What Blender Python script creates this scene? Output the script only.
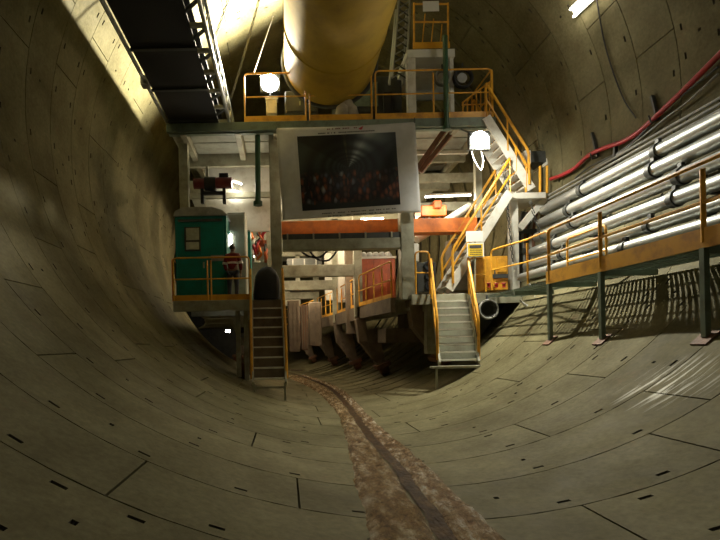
import bpy, bmesh, math, random
from mathutils import Vector, Matrix, Euler
random.seed(7)
R_ = math.radians
for o in list(bpy.data.objects): bpy.data.objects.remove(o)
C = bpy.context.scene.collection
scn = bpy.context.scene

# ------------------------------------------------------------------ camera
FPX, VX, VY, ROLL = 480.0, 285.0, 345.0, R_(1.2)
CAM = Vector((-1.5, 0.0, 1.7))
cd = bpy.data.cameras.new('camera'); cam = bpy.data.objects.new('camera', cd); C.objects.link(cam)
cd.sensor_width = 36; cd.lens = FPX / 720 * 36
cd.shift_x = (360 - VX) / 720; cd.shift_y = (VY - 270) / 720
cd.clip_start = 0.05; cd.clip_end = 300
rx = Vector((math.cos(ROLL), 0, -math.sin(ROLL))); up = Vector((math.sin(ROLL), 0, math.cos(ROLL)))
cam.matrix_world = Matrix(((rx.x, up.x, 0, CAM.x), (rx.y, up.y, -1, CAM.y), (rx.z, up.z, 0, CAM.z), (0, 0, 0, 1)))
scn.camera = cam

# ------------------------------------------------------------------ world and exposure
w = bpy.data.worlds.new('world'); scn.world = w; w.use_nodes = True
w.node_tree.nodes['Background'].inputs[0].default_value = (0.5, 0.55, 0.42, 1)
w.node_tree.nodes['Background'].inputs[1].default_value = 0.002
vs = scn.view_settings
vs.view_transform = 'Standard'; vs.look = 'None'; vs.gamma = 1; vs.use_curve_mapping = False
vs.exposure = 0.22
POWER_DECK, POWER_STAIR, POWER_TUBE, POWER_IN = 7500, 560, 42, 40

# ------------------------------------------------------------------ pixel helpers
def ray(px, py):
    u, v = px - VX, VY - py
    return ((u * math.cos(ROLL) + v * math.sin(ROLL)) / FPX, (-u * math.sin(ROLL) + v * math.cos(ROLL)) / FPX)
def Q(px, py, Y):
    a, b = ray(px, py)
    return Vector((CAM.x + a * Y, Y, CAM.z + b * Y))
TR = 6.7
def onwall(px, py, r=TR):
    a, b = ray(px, py)
    A = a * a + b * b; B = 2 * (a * CAM.x + b * (CAM.z - TR)); K = CAM.x ** 2 + (CAM.z - TR) ** 2 - r * r
    return Q(px, py, (-B + math.sqrt(B * B - 4 * A * K)) / (2 * A))
def floor_z(x): return TR - math.sqrt(max(0, TR * TR - x * x))
def xo(Y): return 0.0 if Y < 14 else -(Y - 14) ** 2 / 150.0

# ------------------------------------------------------------------ materials
MT = {}
def nd(t, typ, **kw):
    n = t.nodes.new(typ)
    for k, v in kw.items(): setattr(n, k, v)
    return n
def mat(name, col, rough=0.5, metal=0.0, var=0.25, scale=3.0, dirt=None, dirt_amt=0.45, bump=0.0, bscale=30, emit=0):
    m = bpy.data.materials.new(name); m.use_nodes = True; t = m.node_tree
    b = t.nodes['Principled BSDF']
    g = nd(t, 'ShaderNodeNewGeometry')
    n = nd(t, 'ShaderNodeTexNoise'); n.inputs['Scale'].default_value = scale; n.inputs['Detail'].default_value = 6; n.inputs['Roughness'].default_value = 0.65
    t.links.new(g.outputs['Position'], n.inputs['Vector'])
    r = nd(t, 'ShaderNodeValToRGB')
    d = dirt or tuple(c * (1 - 2 * var) for c in col)
    r.color_ramp.elements[0].position = dirt_amt - 0.2; r.color_ramp.elements[0].color = (*d, 1)
    r.color_ramp.elements[1].position = dirt_amt + 0.12; r.color_ramp.elements[1].color = (*col, 1)
    t.links.new(n.outputs['Fac'], r.inputs['Fac'])
    t.links.new(r.outputs['Color'], b.inputs['Base Color'])
    b.inputs['Roughness'].default_value = rough; b.inputs['Metallic'].default_value = metal
    if bump:
        n2 = nd(t, 'ShaderNodeTexNoise'); n2.inputs['Scale'].default_value = bscale; n2.inputs['Detail'].default_value = 4
        t.links.new(g.outputs['Position'], n2.inputs['Vector'])
        bp = nd(t, 'ShaderNodeBump'); bp.inputs['Strength'].default_value = bump; bp.inputs['Distance'].default_value = 0.02
        t.links.new(n2.outputs['Fac'], bp.inputs['Height']); t.links.new(bp.outputs['Normal'], b.inputs['Normal'])
    MT[name] = m
    return m
def emat(name, col, strength):
    m = bpy.data.materials.new(name); m.use_nodes = True; b = m.node_tree.nodes['Principled BSDF']
    b.inputs['Base Color'].default_value = (*col, 1)
    b.inputs['Emission Color'].default_value = (*col, 1); b.inputs['Emission Strength'].default_value = strength
    MT[name] = m
YEL = (0.72, 0.36, 0.025)
mat('yellow', YEL, 0.45, dirt=(0.33, 0.13, 0.02), dirt_amt=0.42)
mat('orange', (0.75, 0.2, 0.015), 0.45, dirt=(0.45, 0.11, 0.02))
mat('steel', (0.34, 0.34, 0.25), 0.5, dirt=(0.16, 0.14, 0.09), scale=2.2)
mat('steel_green', (0.15, 0.2, 0.15), 0.5, dirt=(0.08, 0.08, 0.05))
mat('green_pipe', (0.03, 0.1, 0.05), 0.4, dirt=(0.04, 0.06, 0.03))
mat('white', (0.66, 0.65, 0.58), 0.45, dirt=(0.38, 0.35, 0.27), dirt_amt=0.38)
mat('panel', (0.36, 0.38, 0.32), 0.55, dirt=(0.24, 0.24, 0.19))
mat('rust', (0.17, 0.075, 0.035), 0.75, dirt=(0.07, 0.035, 0.02), bump=0.4)
mat('brown', (0.16, 0.12, 0.075), 0.65, dirt=(0.07, 0.05, 0.035), bump=0.2)
mat('black', (0.012, 0.013, 0.014), 0.75, dirt=(0.022, 0.02, 0.018))
mat('belt', (0.01, 0.0105, 0.0115), 0.8, dirt=(0.012, 0.012, 0.012), bump=0.2)
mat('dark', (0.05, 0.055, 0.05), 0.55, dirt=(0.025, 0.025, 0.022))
mat('galv', (0.4, 0.415, 0.4), 0.42, 0.75, dirt=(0.2, 0.2, 0.18), dirt_amt=0.36)
mat('teal', (0.0, 0.2, 0.17), 0.45, dirt=(0.01, 0.13, 0.11))
mat('grey', (0.3, 0.3, 0.27), 0.6)
mat('duct', (0.4, 0.26, 0.018), 0.75, dirt=(0.24, 0.15, 0.015), scale=1.2, bump=0.15, bscale=4)
mat('red', (0.42, 0.02, 0.03), 0.4, dirt=(0.28, 0.02, 0.02))
mat('darkred', (0.16, 0.02, 0.02), 0.45)
mat('orangered', (0.48, 0.1, 0.025), 0.5, dirt=(0.26, 0.06, 0.02))
mat('cloth', (0.55, 0.55, 0.54), 0.8, dirt=(0.42, 0.42, 0.4), scale=1.5)
mat('tread', (0.26, 0.25, 0.2), 0.5, dirt=(0.15, 0.13, 0.09))
mat('glass', (0.5, 0.52, 0.42), 0.15)
mat('ink', (0.06, 0.06, 0.06), 0.7)
mat('signyellow', (0.8, 0.55, 0.02), 0.5, var=0.05)
mat('paper', (0.75, 0.75, 0.72), 0.6, var=0.05)
mat('skin', (0.3, 0.17, 0.11), 0.5)
mat('hair', (0.012, 0.01, 0.009), 0.5)
mat('jacket', (0.2, 0.012, 0.015), 0.7)
mat('jeans', (0.05, 0.065, 0.1), 0.8)
mat('reflective', (0.85, 0.82, 0.8), 0.3)
mat('sack', (0.55, 0.5, 0.4), 0.8, bump=0.3)
mat('grout_pocket_shade', (0.075, 0.065, 0.045), 0.9)
mat('rubble', (0.2, 0.17, 0.12), 0.8)
emat('tube_light', (1.0, 0.97, 0.88), 9)
emat('flood_light', (1.0, 0.97, 0.9), 60)
emat('bulb_light', (1.0, 0.95, 0.85), 25)

def concrete():
    m = bpy.data.materials.new('lining_concrete'); m.use_nodes = True; t = m.node_tree; b = t.nodes['Principled BSDF']; L = t.links.new
    g = nd(t, 'ShaderNodeNewGeometry'); oi = nd(t, 'ShaderNodeObjectInfo')
    def noise(s, det=6, ro=0.6, vec=None):
        n = nd(t, 'ShaderNodeTexNoise'); n.inputs['Scale'].default_value = s; n.inputs['Detail'].default_value = det; n.inputs['Roughness'].default_value = ro
        L(vec or g.outputs['Position'], n.inputs['Vector']); return n
    def ramp(src, p0, c0, p1, c1):
        r = nd(t, 'ShaderNodeValToRGB'); e = r.color_ramp.elements
        e[0].position = p0; e[0].color = (*c0, 1); e[1].position = p1; e[1].color = (*c1, 1); L(src, r.inputs['Fac']); return r
    def mix(fac, a, bb, mode='MIX'):
        n = nd(t, 'ShaderNodeMix', data_type='RGBA', blend_type=mode)
        if isinstance(fac, float): n.inputs[0].default_value = fac
        else: L(fac, n.inputs[0])
        L(a, n.inputs[6]); L(bb, n.inputs[7]); return n.outputs[2]
    base = ramp(noise(0.9).outputs['Fac'], 0.3, (0.105, 0.094, 0.05), 0.7, (0.195, 0.178, 0.104))
    fine = ramp(noise(14, 8, 0.7).outputs['Fac'], 0.3, (0.72, 0.72, 0.70), 0.7, (1.12, 1.12, 1.12))
    c = mix(1.0, base.outputs['Color'], fine.outputs['Color'], 'MULTIPLY')
    rr = ramp(oi.outputs['Random'], 0.0, (0.86, 0.85, 0.83), 1.0, (1.08, 1.07, 1.04))
    c = mix(1.0, c, rr.outputs['Color'], 'MULTIPLY')
    st = ramp(noise(1.7, 8, 0.72).outputs['Fac'], 0.60, (0, 0, 0), 0.76, (0.75, 0.75, 0.75))
    brown = nd(t, 'ShaderNodeRGB'); brown.outputs[0].default_value = (0.15, 0.10, 0.06, 1)
    c = mix(st.outputs['Color'], c, brown.outputs[0])
    # pale lime wash streaks running down the lining
    mp = nd(t, 'ShaderNodeMapping'); mp.inputs['Scale'].default_value = (0.6, 11.0, 0.6)
    L(g.outputs['Position'], mp.inputs['Vector'])
    sn = noise(1.3, 5, 0.7, mp.outputs['Vector'])
    sr = ramp(sn.outputs['Fac'], 0.52, (0, 0, 0), 0.60, (1, 1, 1))
    P = onwall(668, 384)
    dist = nd(t, 'ShaderNodeVectorMath', operation='DISTANCE'); L(g.outputs['Position'], dist.inputs[0]); dist.inputs[1].default_value = P
    mr = nd(t, 'ShaderNodeMapRange'); L(dist.outputs['Value'], mr.inputs[0]); mr.inputs[1].default_value = 0.2; mr.inputs[2].default_value = 0.75; mr.inputs[3].default_value = 0.9; mr.inputs[4].default_value = 0
    mu = nd(t, 'ShaderNodeMath', operation='MULTIPLY'); L(sr.outputs['Color'], mu.inputs[0]); L(mr.outputs[0], mu.inputs[1])
    lime = nd(t, 'ShaderNodeRGB'); lime.outputs[0].default_value = (0.8, 0.8, 0.74, 1)
    c = mix(mu.outputs[0], c, lime.outputs[0])
    L(c, b.inputs['Base Color']); b.inputs['Specular IOR Level'].default_value = 0.03
    ro = nd(t, 'ShaderNodeMapRange'); L(noise(2.3).outputs['Fac'], ro.inputs[0]); ro.inputs[1].default_value = 0.3; ro.inputs[2].default_value = 0.7; ro.inputs[3].default_value = 0.58; ro.inputs[4].default_value = 0.72
    L(ro.outputs[0], b.inputs['Roughness'])
    bp = nd(t, 'ShaderNodeBump'); bp.inputs['Strength'].default_value = 0.25; bp.inputs['Distance'].default_value = 0.012
    L(noise(9, 8, 0.65).outputs['Fac'], bp.inputs['Height']); L(bp.outputs['Normal'], b.inputs['Normal'])
    MT['concrete'] = m
concrete()
def mud(name, c0, c1, c2, rough, bs, p=(0.35, 0.5, 0.66)):
    m = bpy.data.materials.new(name); m.use_nodes = True; t = m.node_tree; b = t.nodes['Principled BSDF']; L = t.links.new
    g = nd(t, 'ShaderNodeNewGeometry'); n = nd(t, 'ShaderNodeTexNoise'); n.inputs['Scale'].default_value = 4.5; n.inputs['Detail'].default_value = 10; n.inputs['Roughness'].default_value = 0.75
    mp = nd(t, 'ShaderNodeMapping'); mp.inputs['Scale'].default_value = (1.6, 0.7, 1); L(g.outputs['Position'], mp.inputs['Vector']); L(mp.outputs['Vector'], n.inputs['Vector'])
    r = nd(t, 'ShaderNodeValToRGB'); e = r.color_ramp.elements; e[0].position = p[0]; e[0].color = (*c0, 1); e[1].position = p[2]; e[1].color = (*c2, 1)
    k = e.new(p[1]); k.color = (*c1, 1)
    L(n.outputs['Fac'], r.inputs['Fac']); L(r.outputs['Color'], b.inputs['Base Color']); b.inputs['Roughness'].default_value = rough
    n2 = nd(t, 'ShaderNodeTexNoise'); n2.inputs['Scale'].default_value = bs; n2.inputs['Detail'].default_value = 6; L(mp.outputs['Vector'], n2.inputs['Vector'])
    bp = nd(t, 'ShaderNodeBump'); bp.inputs['Strength'].default_value = 1.0; bp.inputs['Distance'].default_value = 0.05
    L(n2.outputs['Fac'], bp.inputs['Height']); L(bp.outputs['Normal'], b.inputs['Normal'])
    MT[name] = m
mud('mud', (0.1, 0.055, 0.02), (0.29, 0.19, 0.09), (0.62, 0.52, 0.36), 0.11, 80)
mud('water', (0.02, 0.012, 0.006), (0.05, 0.028, 0.012), (0.1, 0.06, 0.025), 0.5, 16)
MT['water'].node_tree.nodes['Principled BSDF'].inputs['Specular IOR Level'].default_value = 0.03
mud('foam', (0.16, 0.09, 0.04), (0.33, 0.23, 0.13), (0.72, 0.68, 0.58), 0.12, 60, (0.4, 0.53, 0.66))

# ------------------------------------------------------------------ mesh builder
ORI = {}
def tag(o, label=None, cat=None, group=None, kind=None):
    if label: o['label'] = label
    if cat: o['category'] = cat
    if group: o['group'] = group
    if kind: o['kind'] = kind
    return o
def thing(name, label, cat, loc=(0, 0, 0), group=None, kind=None):
    o = bpy.data.objects.new(name, None); C.objects.link(o); o.location = loc; o.empty_display_size = 0.3
    ORI[o.name] = Vector(loc)
    return tag(o, label, cat, group, kind)
class MB:
    def __init__(s): s.v = []; s.f = []
    def add(s, vs, fs):
        k = len(s.v); s.v += [Vector(p) for p in vs]; s.f += [tuple(i + k for i in f) for f in fs]; return s
    def hexa(s, c):   # 8 corners, bottom ring then top ring
        return s.add(c, [(3, 2, 1, 0), (4, 5, 6, 7), (0, 1, 5, 4), (1, 2, 6, 5), (2, 3, 7, 6), (3, 0, 4, 7)])
    def box(s, a, b):
        x0, x1 = sorted((a[0], b[0])); y0, y1 = sorted((a[1], b[1])); z0, z1 = sorted((a[2], b[2]))
        return s.hexa([(x0, y0, z0), (x1, y0, z0), (x1, y1, z0), (x0, y1, z0), (x0, y0, z1), (x1, y0, z1), (x1, y1, z1), (x0, y1, z1)])
    def bpx(s, x0, y0, x1, y1, Y0, Y1):   # front face spans the pixel rectangle at depth Y0
        c = Q((x0 + x1) / 2, (y0 + y1) / 2, Y0); hw = abs(x1 - x0) / 2 * Y0 / FPX; hh = abs(y1 - y0) / 2 * Y0 / FPX
        return s.box((c.x - hw, Y0, c.z - hh), (c.x + hw, Y1, c.z + hh))
    def bar(s, p, q, a, b, upv=(0, 0, 1)):  # rectangular bar, a wide, b high
        p, q = Vector(p), Vector(q); d = (q - p).normalized(); u = Vector(upv)
        if abs(d.dot(u)) > 0.98: u = Vector((0, 1, 0))
        sd = d.cross(u).normalized(); u = sd.cross(d).normalized(); sd *= a / 2; u *= b / 2
        return s.hexa([p - sd - u, p + sd - u, q + sd - u, q - sd - u, p - sd + u, p + sd + u, q + sd + u, q - sd + u])
    def tube(s, pts, r, n=8, cap=True):
        pts = [Vector(p) for p in pts]; k0 = len(s.v); N = len(pts); prev = None
        for i, p in enumerate(pts):
            d = (pts[min(i + 1, N - 1)] - pts[max(i - 1, 0)]).normalized()
            if prev is None:
                u = Vector((0, 0, 1)) if abs(d.z) < 0.9 else Vector((0, 1, 0))
                u = (u - d * u.dot(d)).normalized()
            else: u = (prev - d * prev.dot(d)).normalized()
            prev = u; w_ = d.cross(u); rr = r[i] if isinstance(r, (list, tuple)) else r
            for j in range(n):
                a = 2 * math.pi * j / n; s.v.append(p + (u * math.cos(a) + w_ * math.sin(a)) * rr)
        for i in range(N - 1):
            for j in range(n):
                a = k0 + i * n + j; b = k0 + i * n + (j + 1) % n
                s.f.append((a, b, b + n, a + n))
        if cap:
            s.f.append(tuple(k0 + j for j in range(n))[::-1]); s.f.append(tuple(k0 + (N - 1) * n + j for j in range(n)))
        return s
    def ring(s, c, ax, r, t, n=20, m=6):
        c = Vector(c); ax = Vector(ax).normalized(); u = ax.orthogonal().normalized(); w_ = ax.cross(u); k0 = len(s.v)
        for i in range(n):
            a = 2 * math.pi * i / n; d = u * math.cos(a) + w_ * math.sin(a)
            for j in range(m):
                b = 2 * math.pi * j / m; s.v.append(c + d * (r + t * math.cos(b)) + ax * t * math.sin(b))
        for i in range(n):
            for j in range(m):
                s.f.append((k0 + i * m + j, k0 + ((i + 1) % n) * m + j, k0 + ((i + 1) % n) * m + (j + 1) % m, k0 + i * m + (j + 1) % m))
        return s
    def prism(s, poly, y0, y1):   # polygon of (x, z), extruded along y
        n = len(poly); vs_ = [(x, y0, z) for x, z in poly] + [(x, y1, z) for x, z in poly]
        return s.add(vs_, [tuple(range(n)), tuple(range(2 * n - 1, n - 1, -1))] + [(i, i + n, (i + 1) % n + n, (i + 1) % n) for i in range(n)])
    def build(s, name, m, parent=None, smooth=True, bevel=0.0):
        if parent is None:
            x0 = min(p.x for p in s.v); x1 = max(p.x for p in s.v); y0 = min(p.y for p in s.v); y1 = max(p.y for p in s.v)
            o0 = Vector(((x0 + x1) / 2, (y0 + y1) / 2, min(p.z for p in s.v)))
        else: o0 = ORI[parent.name]
        me = bpy.data.meshes.new(name); me.from_pydata([p - o0 for p in s.v], [], s.f); me.update()
        bm = bmesh.new(); bm.from_mesh(me); bmesh.ops.recalc_face_normals(bm, faces=bm.faces)
        if bevel: bmesh.ops.bevel(bm, geom=list(bm.edges), offset=bevel, segments=1, affect='EDGES', clamp_overlap=True)
        bm.to_mesh(me); bm.free()
        if smooth: me.shade_smooth(); me.set_sharp_from_angle(angle=R_(38))
        me.materials.append(MT[m] if isinstance(m, str) else m)
        o = bpy.data.objects.new(name, me); C.objects.link(o)
        if parent is None: o.location = o0
        else: o.parent = parent
        ORI[o.name] = o0
        return o
def lamp(name, parent, loc, power, col=(1, 0.95, 0.82), r=0.1):
    l = bpy.data.lights.new(name, 'POINT'); l.energy = power; l.color = col; l.shadow_soft_size = r
    o = bpy.data.objects.new(name, l); C.objects.link(o); o.parent = parent; o.location = Vector(loc) - ORI[parent.name]
    return o
def spot(name, parent, loc, target, power, angle, blend, col=(1, 0.95, 0.82), r=0.1):
    l = bpy.data.lights.new(name, 'SPOT'); l.energy = power; l.color = col; l.shadow_soft_size = r; l.spot_size = R_(angle); l.spot_blend = blend
    o = bpy.data.objects.new(name, l); C.objects.link(o); o.parent = parent; o.location = Vector(loc) - ORI[parent.name]
    o.rotation_euler = (Vector(target) - Vector(loc)).to_track_quat('-Z', 'Y').to_euler()
    return o

# ------------------------------------------------------------------ tunnel lining
RW, NSEG = 1.05, 10
SEGA = 2 * math.pi / NSEG
def tube_shell(name, r, ys, m, kind='structure'):
    n = 80; v = []; f = []
    for y in ys:
        for j in range(n):
            a = 2 * math.pi * j / n; v.append((r * math.cos(a) + xo(y), y, TR + r * math.sin(a)))
    for i in range(len(ys) - 1):
        for j in range(n):
            f.append((i * n + j, i * n + (j + 1) % n, (i + 1) * n + (j + 1) % n, (i + 1) * n + j))
    me = bpy.data.meshes.new(name); me.from_pydata(v, [], f); me.update(); me.shade_smooth(); me.materials.append(MT[m])
    o = bpy.data.objects.new(name, me); C.objects.link(o); ORI[o.name] = Vector((0, 0, 0)); o['kind'] = kind
    return o
Y_FIRST = 8.75 - 7 * RW          # 1.40
NR = 26
Y_LAST = Y_FIRST + NR * RW       # 28.7
wall = tube_shell('wall_tunnel', TR + 0.085, [Y_FIRST + i * RW for i in range(NR + 1)], 'grout_pocket_shade')
wall['label'] = 'round tunnel lined with rings of precast concrete segments'
tube_shell('wall_tunnel_back', TR, [-16 + i * (Y_FIRST + 16) / 10 for i in range(11)], 'concrete')
tube_shell('wall_tunnel_far', TR, [Y_LAST + i * 1.5 for i in range(16)], 'concrete')
def segment_mesh(variant):
    gl, gr, dep = 0.022 / TR, 0.017, 0.085
    us = [gl / 2 + (SEGA - gl) * i / 10 for i in range(11)]
    pw = 0.13 / TR / 2
    pc = [SEGA * k for k in ((0.14, 0.38, 0.62, 0.86), (0.2, 0.5, 0.8), (0.12, 0.43, 0.57, 0.88))[variant]]
    us += [c - pw for c in pc] + [c + pw for c in pc] + [SEGA * 0.5 - 0.025 / TR, SEGA * 0.5 + 0.025 / TR]
    us = sorted(set(round(u, 5) for u in us))
    vs_ = [gr / 2, 0.135, 0.18, RW * 0.5 - 0.03, RW * 0.5 + 0.03, RW - 0.18, RW - 0.135, RW - gr / 2]
    nu, nv = len(us), len(vs_)
    V = []; F = []; MI = []
    def pt(u, v, r): return (r * math.cos(u), v, r * math.sin(u))
    for u in us:
        for v in vs_: V.append(pt(u, v, TR))
    def inp(c): return any(abs(c - p) < pw for p in pc)
    for i in range(nu - 1):
        c = (us[i] + us[i + 1]) / 2
        for j in range(nv - 1):
            q = (i * nv + j, i * nv + j + 1, (i + 1) * nv + j + 1, (i + 1) * nv + j)
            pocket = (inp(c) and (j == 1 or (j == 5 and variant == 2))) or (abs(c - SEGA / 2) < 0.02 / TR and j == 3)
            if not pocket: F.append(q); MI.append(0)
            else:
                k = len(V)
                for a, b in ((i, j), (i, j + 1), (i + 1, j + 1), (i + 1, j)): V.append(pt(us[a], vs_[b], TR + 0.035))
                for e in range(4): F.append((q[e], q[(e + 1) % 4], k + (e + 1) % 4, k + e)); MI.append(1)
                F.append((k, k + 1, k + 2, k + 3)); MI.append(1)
    # edges of the slab
    def skirt(idx):
        k = len(V)
        for q in idx:
            p = Vector(V[q]); s_ = (TR + dep) / TR; V.append((p.x * s_, p.y, p.z * s_))
        for e in range(len(idx) - 1): F.append((idx[e], idx[e + 1], k + e + 1, k + e)); MI.append(0)
    skirt([i * nv for i in range(nu)]); skirt([i * nv + nv - 1 for i in range(nu)])
    skirt(list(range(nv))); skirt([(nu - 1) * nv + j for j in range(nv)])
    me = bpy.data.meshes.new('lining_segment'); me.from_pydata(V, [], F); me.update()
    me.materials.append(MT['concrete']); me.materials.append(MT['grout_pocket_shade'])  # second slot darkens the pocket faces: recess shade and grime put into the colour
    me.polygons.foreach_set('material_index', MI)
    bm = bmesh.new(); bm.from_mesh(me)
    for f in bm.faces:
        c = f.calc_center_median(); d = Vector((-c.x, 0, -c.z))
        if abs(f.normal.dot(d.normalized())) > 0.7 and f.normal.dot(d) < 0: f.normal_flip()
    bm.to_mesh(me); bm.free()
    me.shade_smooth(); me.set_sharp_from_angle(angle=R_(30))
    return me
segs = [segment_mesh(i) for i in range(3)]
offs = {3: 6, 4: 13, 5: 0.7, 6: 14.8, 7: 26, 8: 11.2, 9: 23.3, 10: 11.9, 11: 29.3}
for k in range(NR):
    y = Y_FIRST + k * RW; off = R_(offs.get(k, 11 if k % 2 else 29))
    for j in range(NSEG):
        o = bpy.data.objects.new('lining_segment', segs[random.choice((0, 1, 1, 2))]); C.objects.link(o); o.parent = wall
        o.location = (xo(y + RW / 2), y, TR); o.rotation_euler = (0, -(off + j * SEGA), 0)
# bulkhead at the far end
mb = MB(); n = 48; ye = Y_LAST + 22.4
mb.add([(TR * math.cos(2 * math.pi * j / n) + xo(ye), ye, TR + TR * math.sin(2 * math.pi * j / n)) for j in range(n)], [tuple(range(n))])
bh = mb.build('wall_front', 'dark'); tag(bh, kind='structure')

# ------------------------------------------------------------------ mud channel and water along the invert
def hsh(x, y):
    return (math.sin(x * 12.9 + y * 4.1) + math.sin(x * 31.7 - y * 9.3 + 1.3) * 0.6 + math.sin(x * 5.3 + y * 21.1 + 2.0) * 0.5 + math.sin(y * 3.1) * 0.5) / 2.6
def lerp_tab(tab, y):
    for (a, p), (b, q) in zip(tab, tab[1:]):
        if y <= b: return p + (q - p) * max(0, (y - a) / (b - a))
    return tab[-1][1]
def chan(px_pts): return [(FPX * 1.7 / (py - VY - 0.0), None) for px, py in px_pts]
def tab_from(pts):
    out = []
    for px, py in pts:
        p = onwall(px, py); out.append((p.y, p.x))
    return sorted(out)
left_e = tab_from([(368, 540), (352, 480), (345, 440), (338, 415), (318, 392), (303, 380)])
mid_e = tab_from([(446, 540), (420, 500), (392, 462), (370, 438), (352, 412), (333, 388), (318, 376)])
right_e = tab_from([(510, 540), (478, 512), (440, 476), (410, 449), (385, 430), (366, 412), (348, 392), (328, 378)])
def strip(name, ta, tb, m, h, y0, y1, nx, dy, rough, oa=0, ob=0, edge=True):
    V = []; F = []; ny = int((y1 - y0) / dy)
    for i in range(ny + 1):
        y = y0 + (y1 - y0) * i / ny
        xa = lerp_tab(ta, y) + oa + xo(y) * (y > 14) + 0.03 * hsh(1, y); xb = lerp_tab(tb, y) + ob + xo(y) * (y > 14) + 0.03 * hsh(4, y)
        for j in range(nx + 1):
            f = j / nx; x = xa + (xb - xa) * f
            e = min(1, 6 * min(f, 1 - f)) if edge else 1
            V.append((x, y, TR - math.sqrt(TR * TR - (x - xo(y)) ** 2) + (h + rough * hsh(x * 2.2, y * 2.2) + rough * 0.8 * (random.random() - 0.5)) * e + 0.001 - 0.02 * (1 - e)))
    for i in range(ny):
        for j in range(nx):
            a = i * (nx + 1) + j; F.append((a, a + 1, a + nx + 2, a + nx + 1))
    mb = MB(); mb.v = [Vector(v) for v in V]; mb.f = F
    return mb.build(name, m)
Y0c, Y1c = 2.2, 26.0
tag(strip('gravel_mud', left_e, mid_e, 'mud', 0.045, Y0c, Y1c, 24, 0.05, 0.02, 0, -0.05), 'wet brown gravelly mud spread along the tunnel invert left of the stream', 'mud', kind='stuff')
tag(strip('foam_water', mid_e, right_e, 'foam', 0.03, Y0c, Y1c, 16, 0.05, 0.02, 0.06, 0), 'shallow rippling water with pale foam right of the dark stream', 'water', kind='stuff')
tag(strip('stream_water', mid_e, mid_e, 'water', 0.012, Y0c, 30, 4, 0.1, 0.002, -0.07, 0.09, False), 'narrow dark muddy stream running down the middle of the invert', 'water', kind='stuff')

# ------------------------------------------------------------------ generic builders
def guard_rail(label, pts, h=1.3, toe=0.2, m='yellow', double=None, group='yellow steel guard rails', r=0.026, mid=(0.5,), name='guard_rail', posts=True):
    pts = [Vector(p) for p in pts]
    t = thing(name, label, 'railing', pts[0], group)
    up_ = Vector((0, 0, 1))
    top = []
    for i, p in enumerate(pts):
        d = (pts[min(i + 1, len(pts) - 1)] - pts[max(i - 1, 0)]).normalized()
        if i == 0: top += [p + up_ * (h - 0.1), p + up_ * (h - 0.03) + d * 0.03]
        top.append(p + up_ * h + (d * 0.1 if i == 0 else (-d * 0.1 if i == len(pts) - 1 else d * 0)))
        if i == len(pts) - 1: top += [p + up_ * (h - 0.03) - d * 0.03, p + up_ * (h - 0.1)]
    MB().tube(top, r, 8).build('top_rail', m, t)
    for f in mid: MB().tube([p + up_ * h * f for p in pts], r * 0.85, 6).build('mid_rail', m, t)
    if posts:
        for p in pts: MB().tube([p, p + up_ * (h - 0.09)], r, 8).build('post', m, t)
    if toe:
        mb = MB()
        for a, b in zip(pts, pts[1:]): mb.bar(a + up_ * toe / 2, b + up_ * toe / 2, 0.025, toe)
        mb.build('toe_board', m, t)
    return t
def staircase(label, bot, top, wdir, n, rails=(True, True), rh=1.0, riser=True, sm='steel', tm='tread', rm='brown', tread_d=0.26, plate=False, group=None):
    bot, top, wd = Vector(bot), Vector(top), Vector(wdir); hd = top - bot; hd.z = 0; hd.normalize()
    t = thing('staircase', label, 'stairs', bot, group)
    hw = wd / 2; wn = wd.normalized()
    for k in range(n):
        p = bot.lerp(top, (k + 0.5) / n)
        MB().bar(p - hw, p + hw, tread_d, 0.04, (0, 0, 1)).build('tread', 'white', t)
        if riser:
            q = p + hd * tread_d / 2 - Vector((0, 0, -0.5)) * (top.z - bot.z) / n
            MB().bar(q - hw, q + hw, 0.015, (top.z - bot.z) / n - 0.05, (0, 0, 1)).build('riser', rm, t)
    for s_ in (-1, 1):
        MB().bar(bot + hw * s_ + wn * s_ * 0.03, top + hw * s_ + wn * s_ * 0.03, 0.05, 0.26).build('stringer', sm, t)
        if rails[0 if s_ < 0 else 1]:
            o_ = hw * s_ + wn * s_ * 0.06; u = Vector((0, 0, rh))
            b2, t2 = bot + o_ + (top - bot) * 0.06, top + o_
            hr = MB().tube([b2, b2 + u * 0.92, b2 + u + (top - bot) * 0.03, t2 + u, t2 + u * 0.9], 0.04, 8).build('handrail', 'yellow', t)
            MB().tube([b2 + u * 0.5, t2 + u * 0.5], 0.03, 6).build('mid_rail', 'yellow', t)
            for f in (0.5, 1.0): MB().tube([b2.lerp(t2, f), b2.lerp(t2, f) + u], 0.024, 6).build('handrail_post', 'yellow', t)
    return t
def tube_fixture(label, p, q, power, wid=0.1, mat_h='white', two=False, off=Vector((0, 0, -1)), group=None, tint=(1, 0.9, 0.7)):
    p, q = Vector(p), Vector(q); c = (p + q) / 2
    t = thing('fluorescent_light', label, 'light', c, group)
    sd = (q - p).cross(off).normalized()
    MB().bar(p - off * 0.05, q - off * 0.05, wid * (2.2 if two else 1), 0.06, off).build('housing', mat_h, t)
    for s_ in ((-1, 1) if two else (0,)):
        d = sd * s_ * wid * 0.8
        MB().tube([p + d, q + d], 0.03, 8).build('tube', 'tube_light', t)
    n = 2
    for k in range(n):
        lamp('tube_glow', t, p.lerp(q, (k + 0.5) / n) + off * 0.12, power / n, tint, 0.12)
    return t

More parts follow.
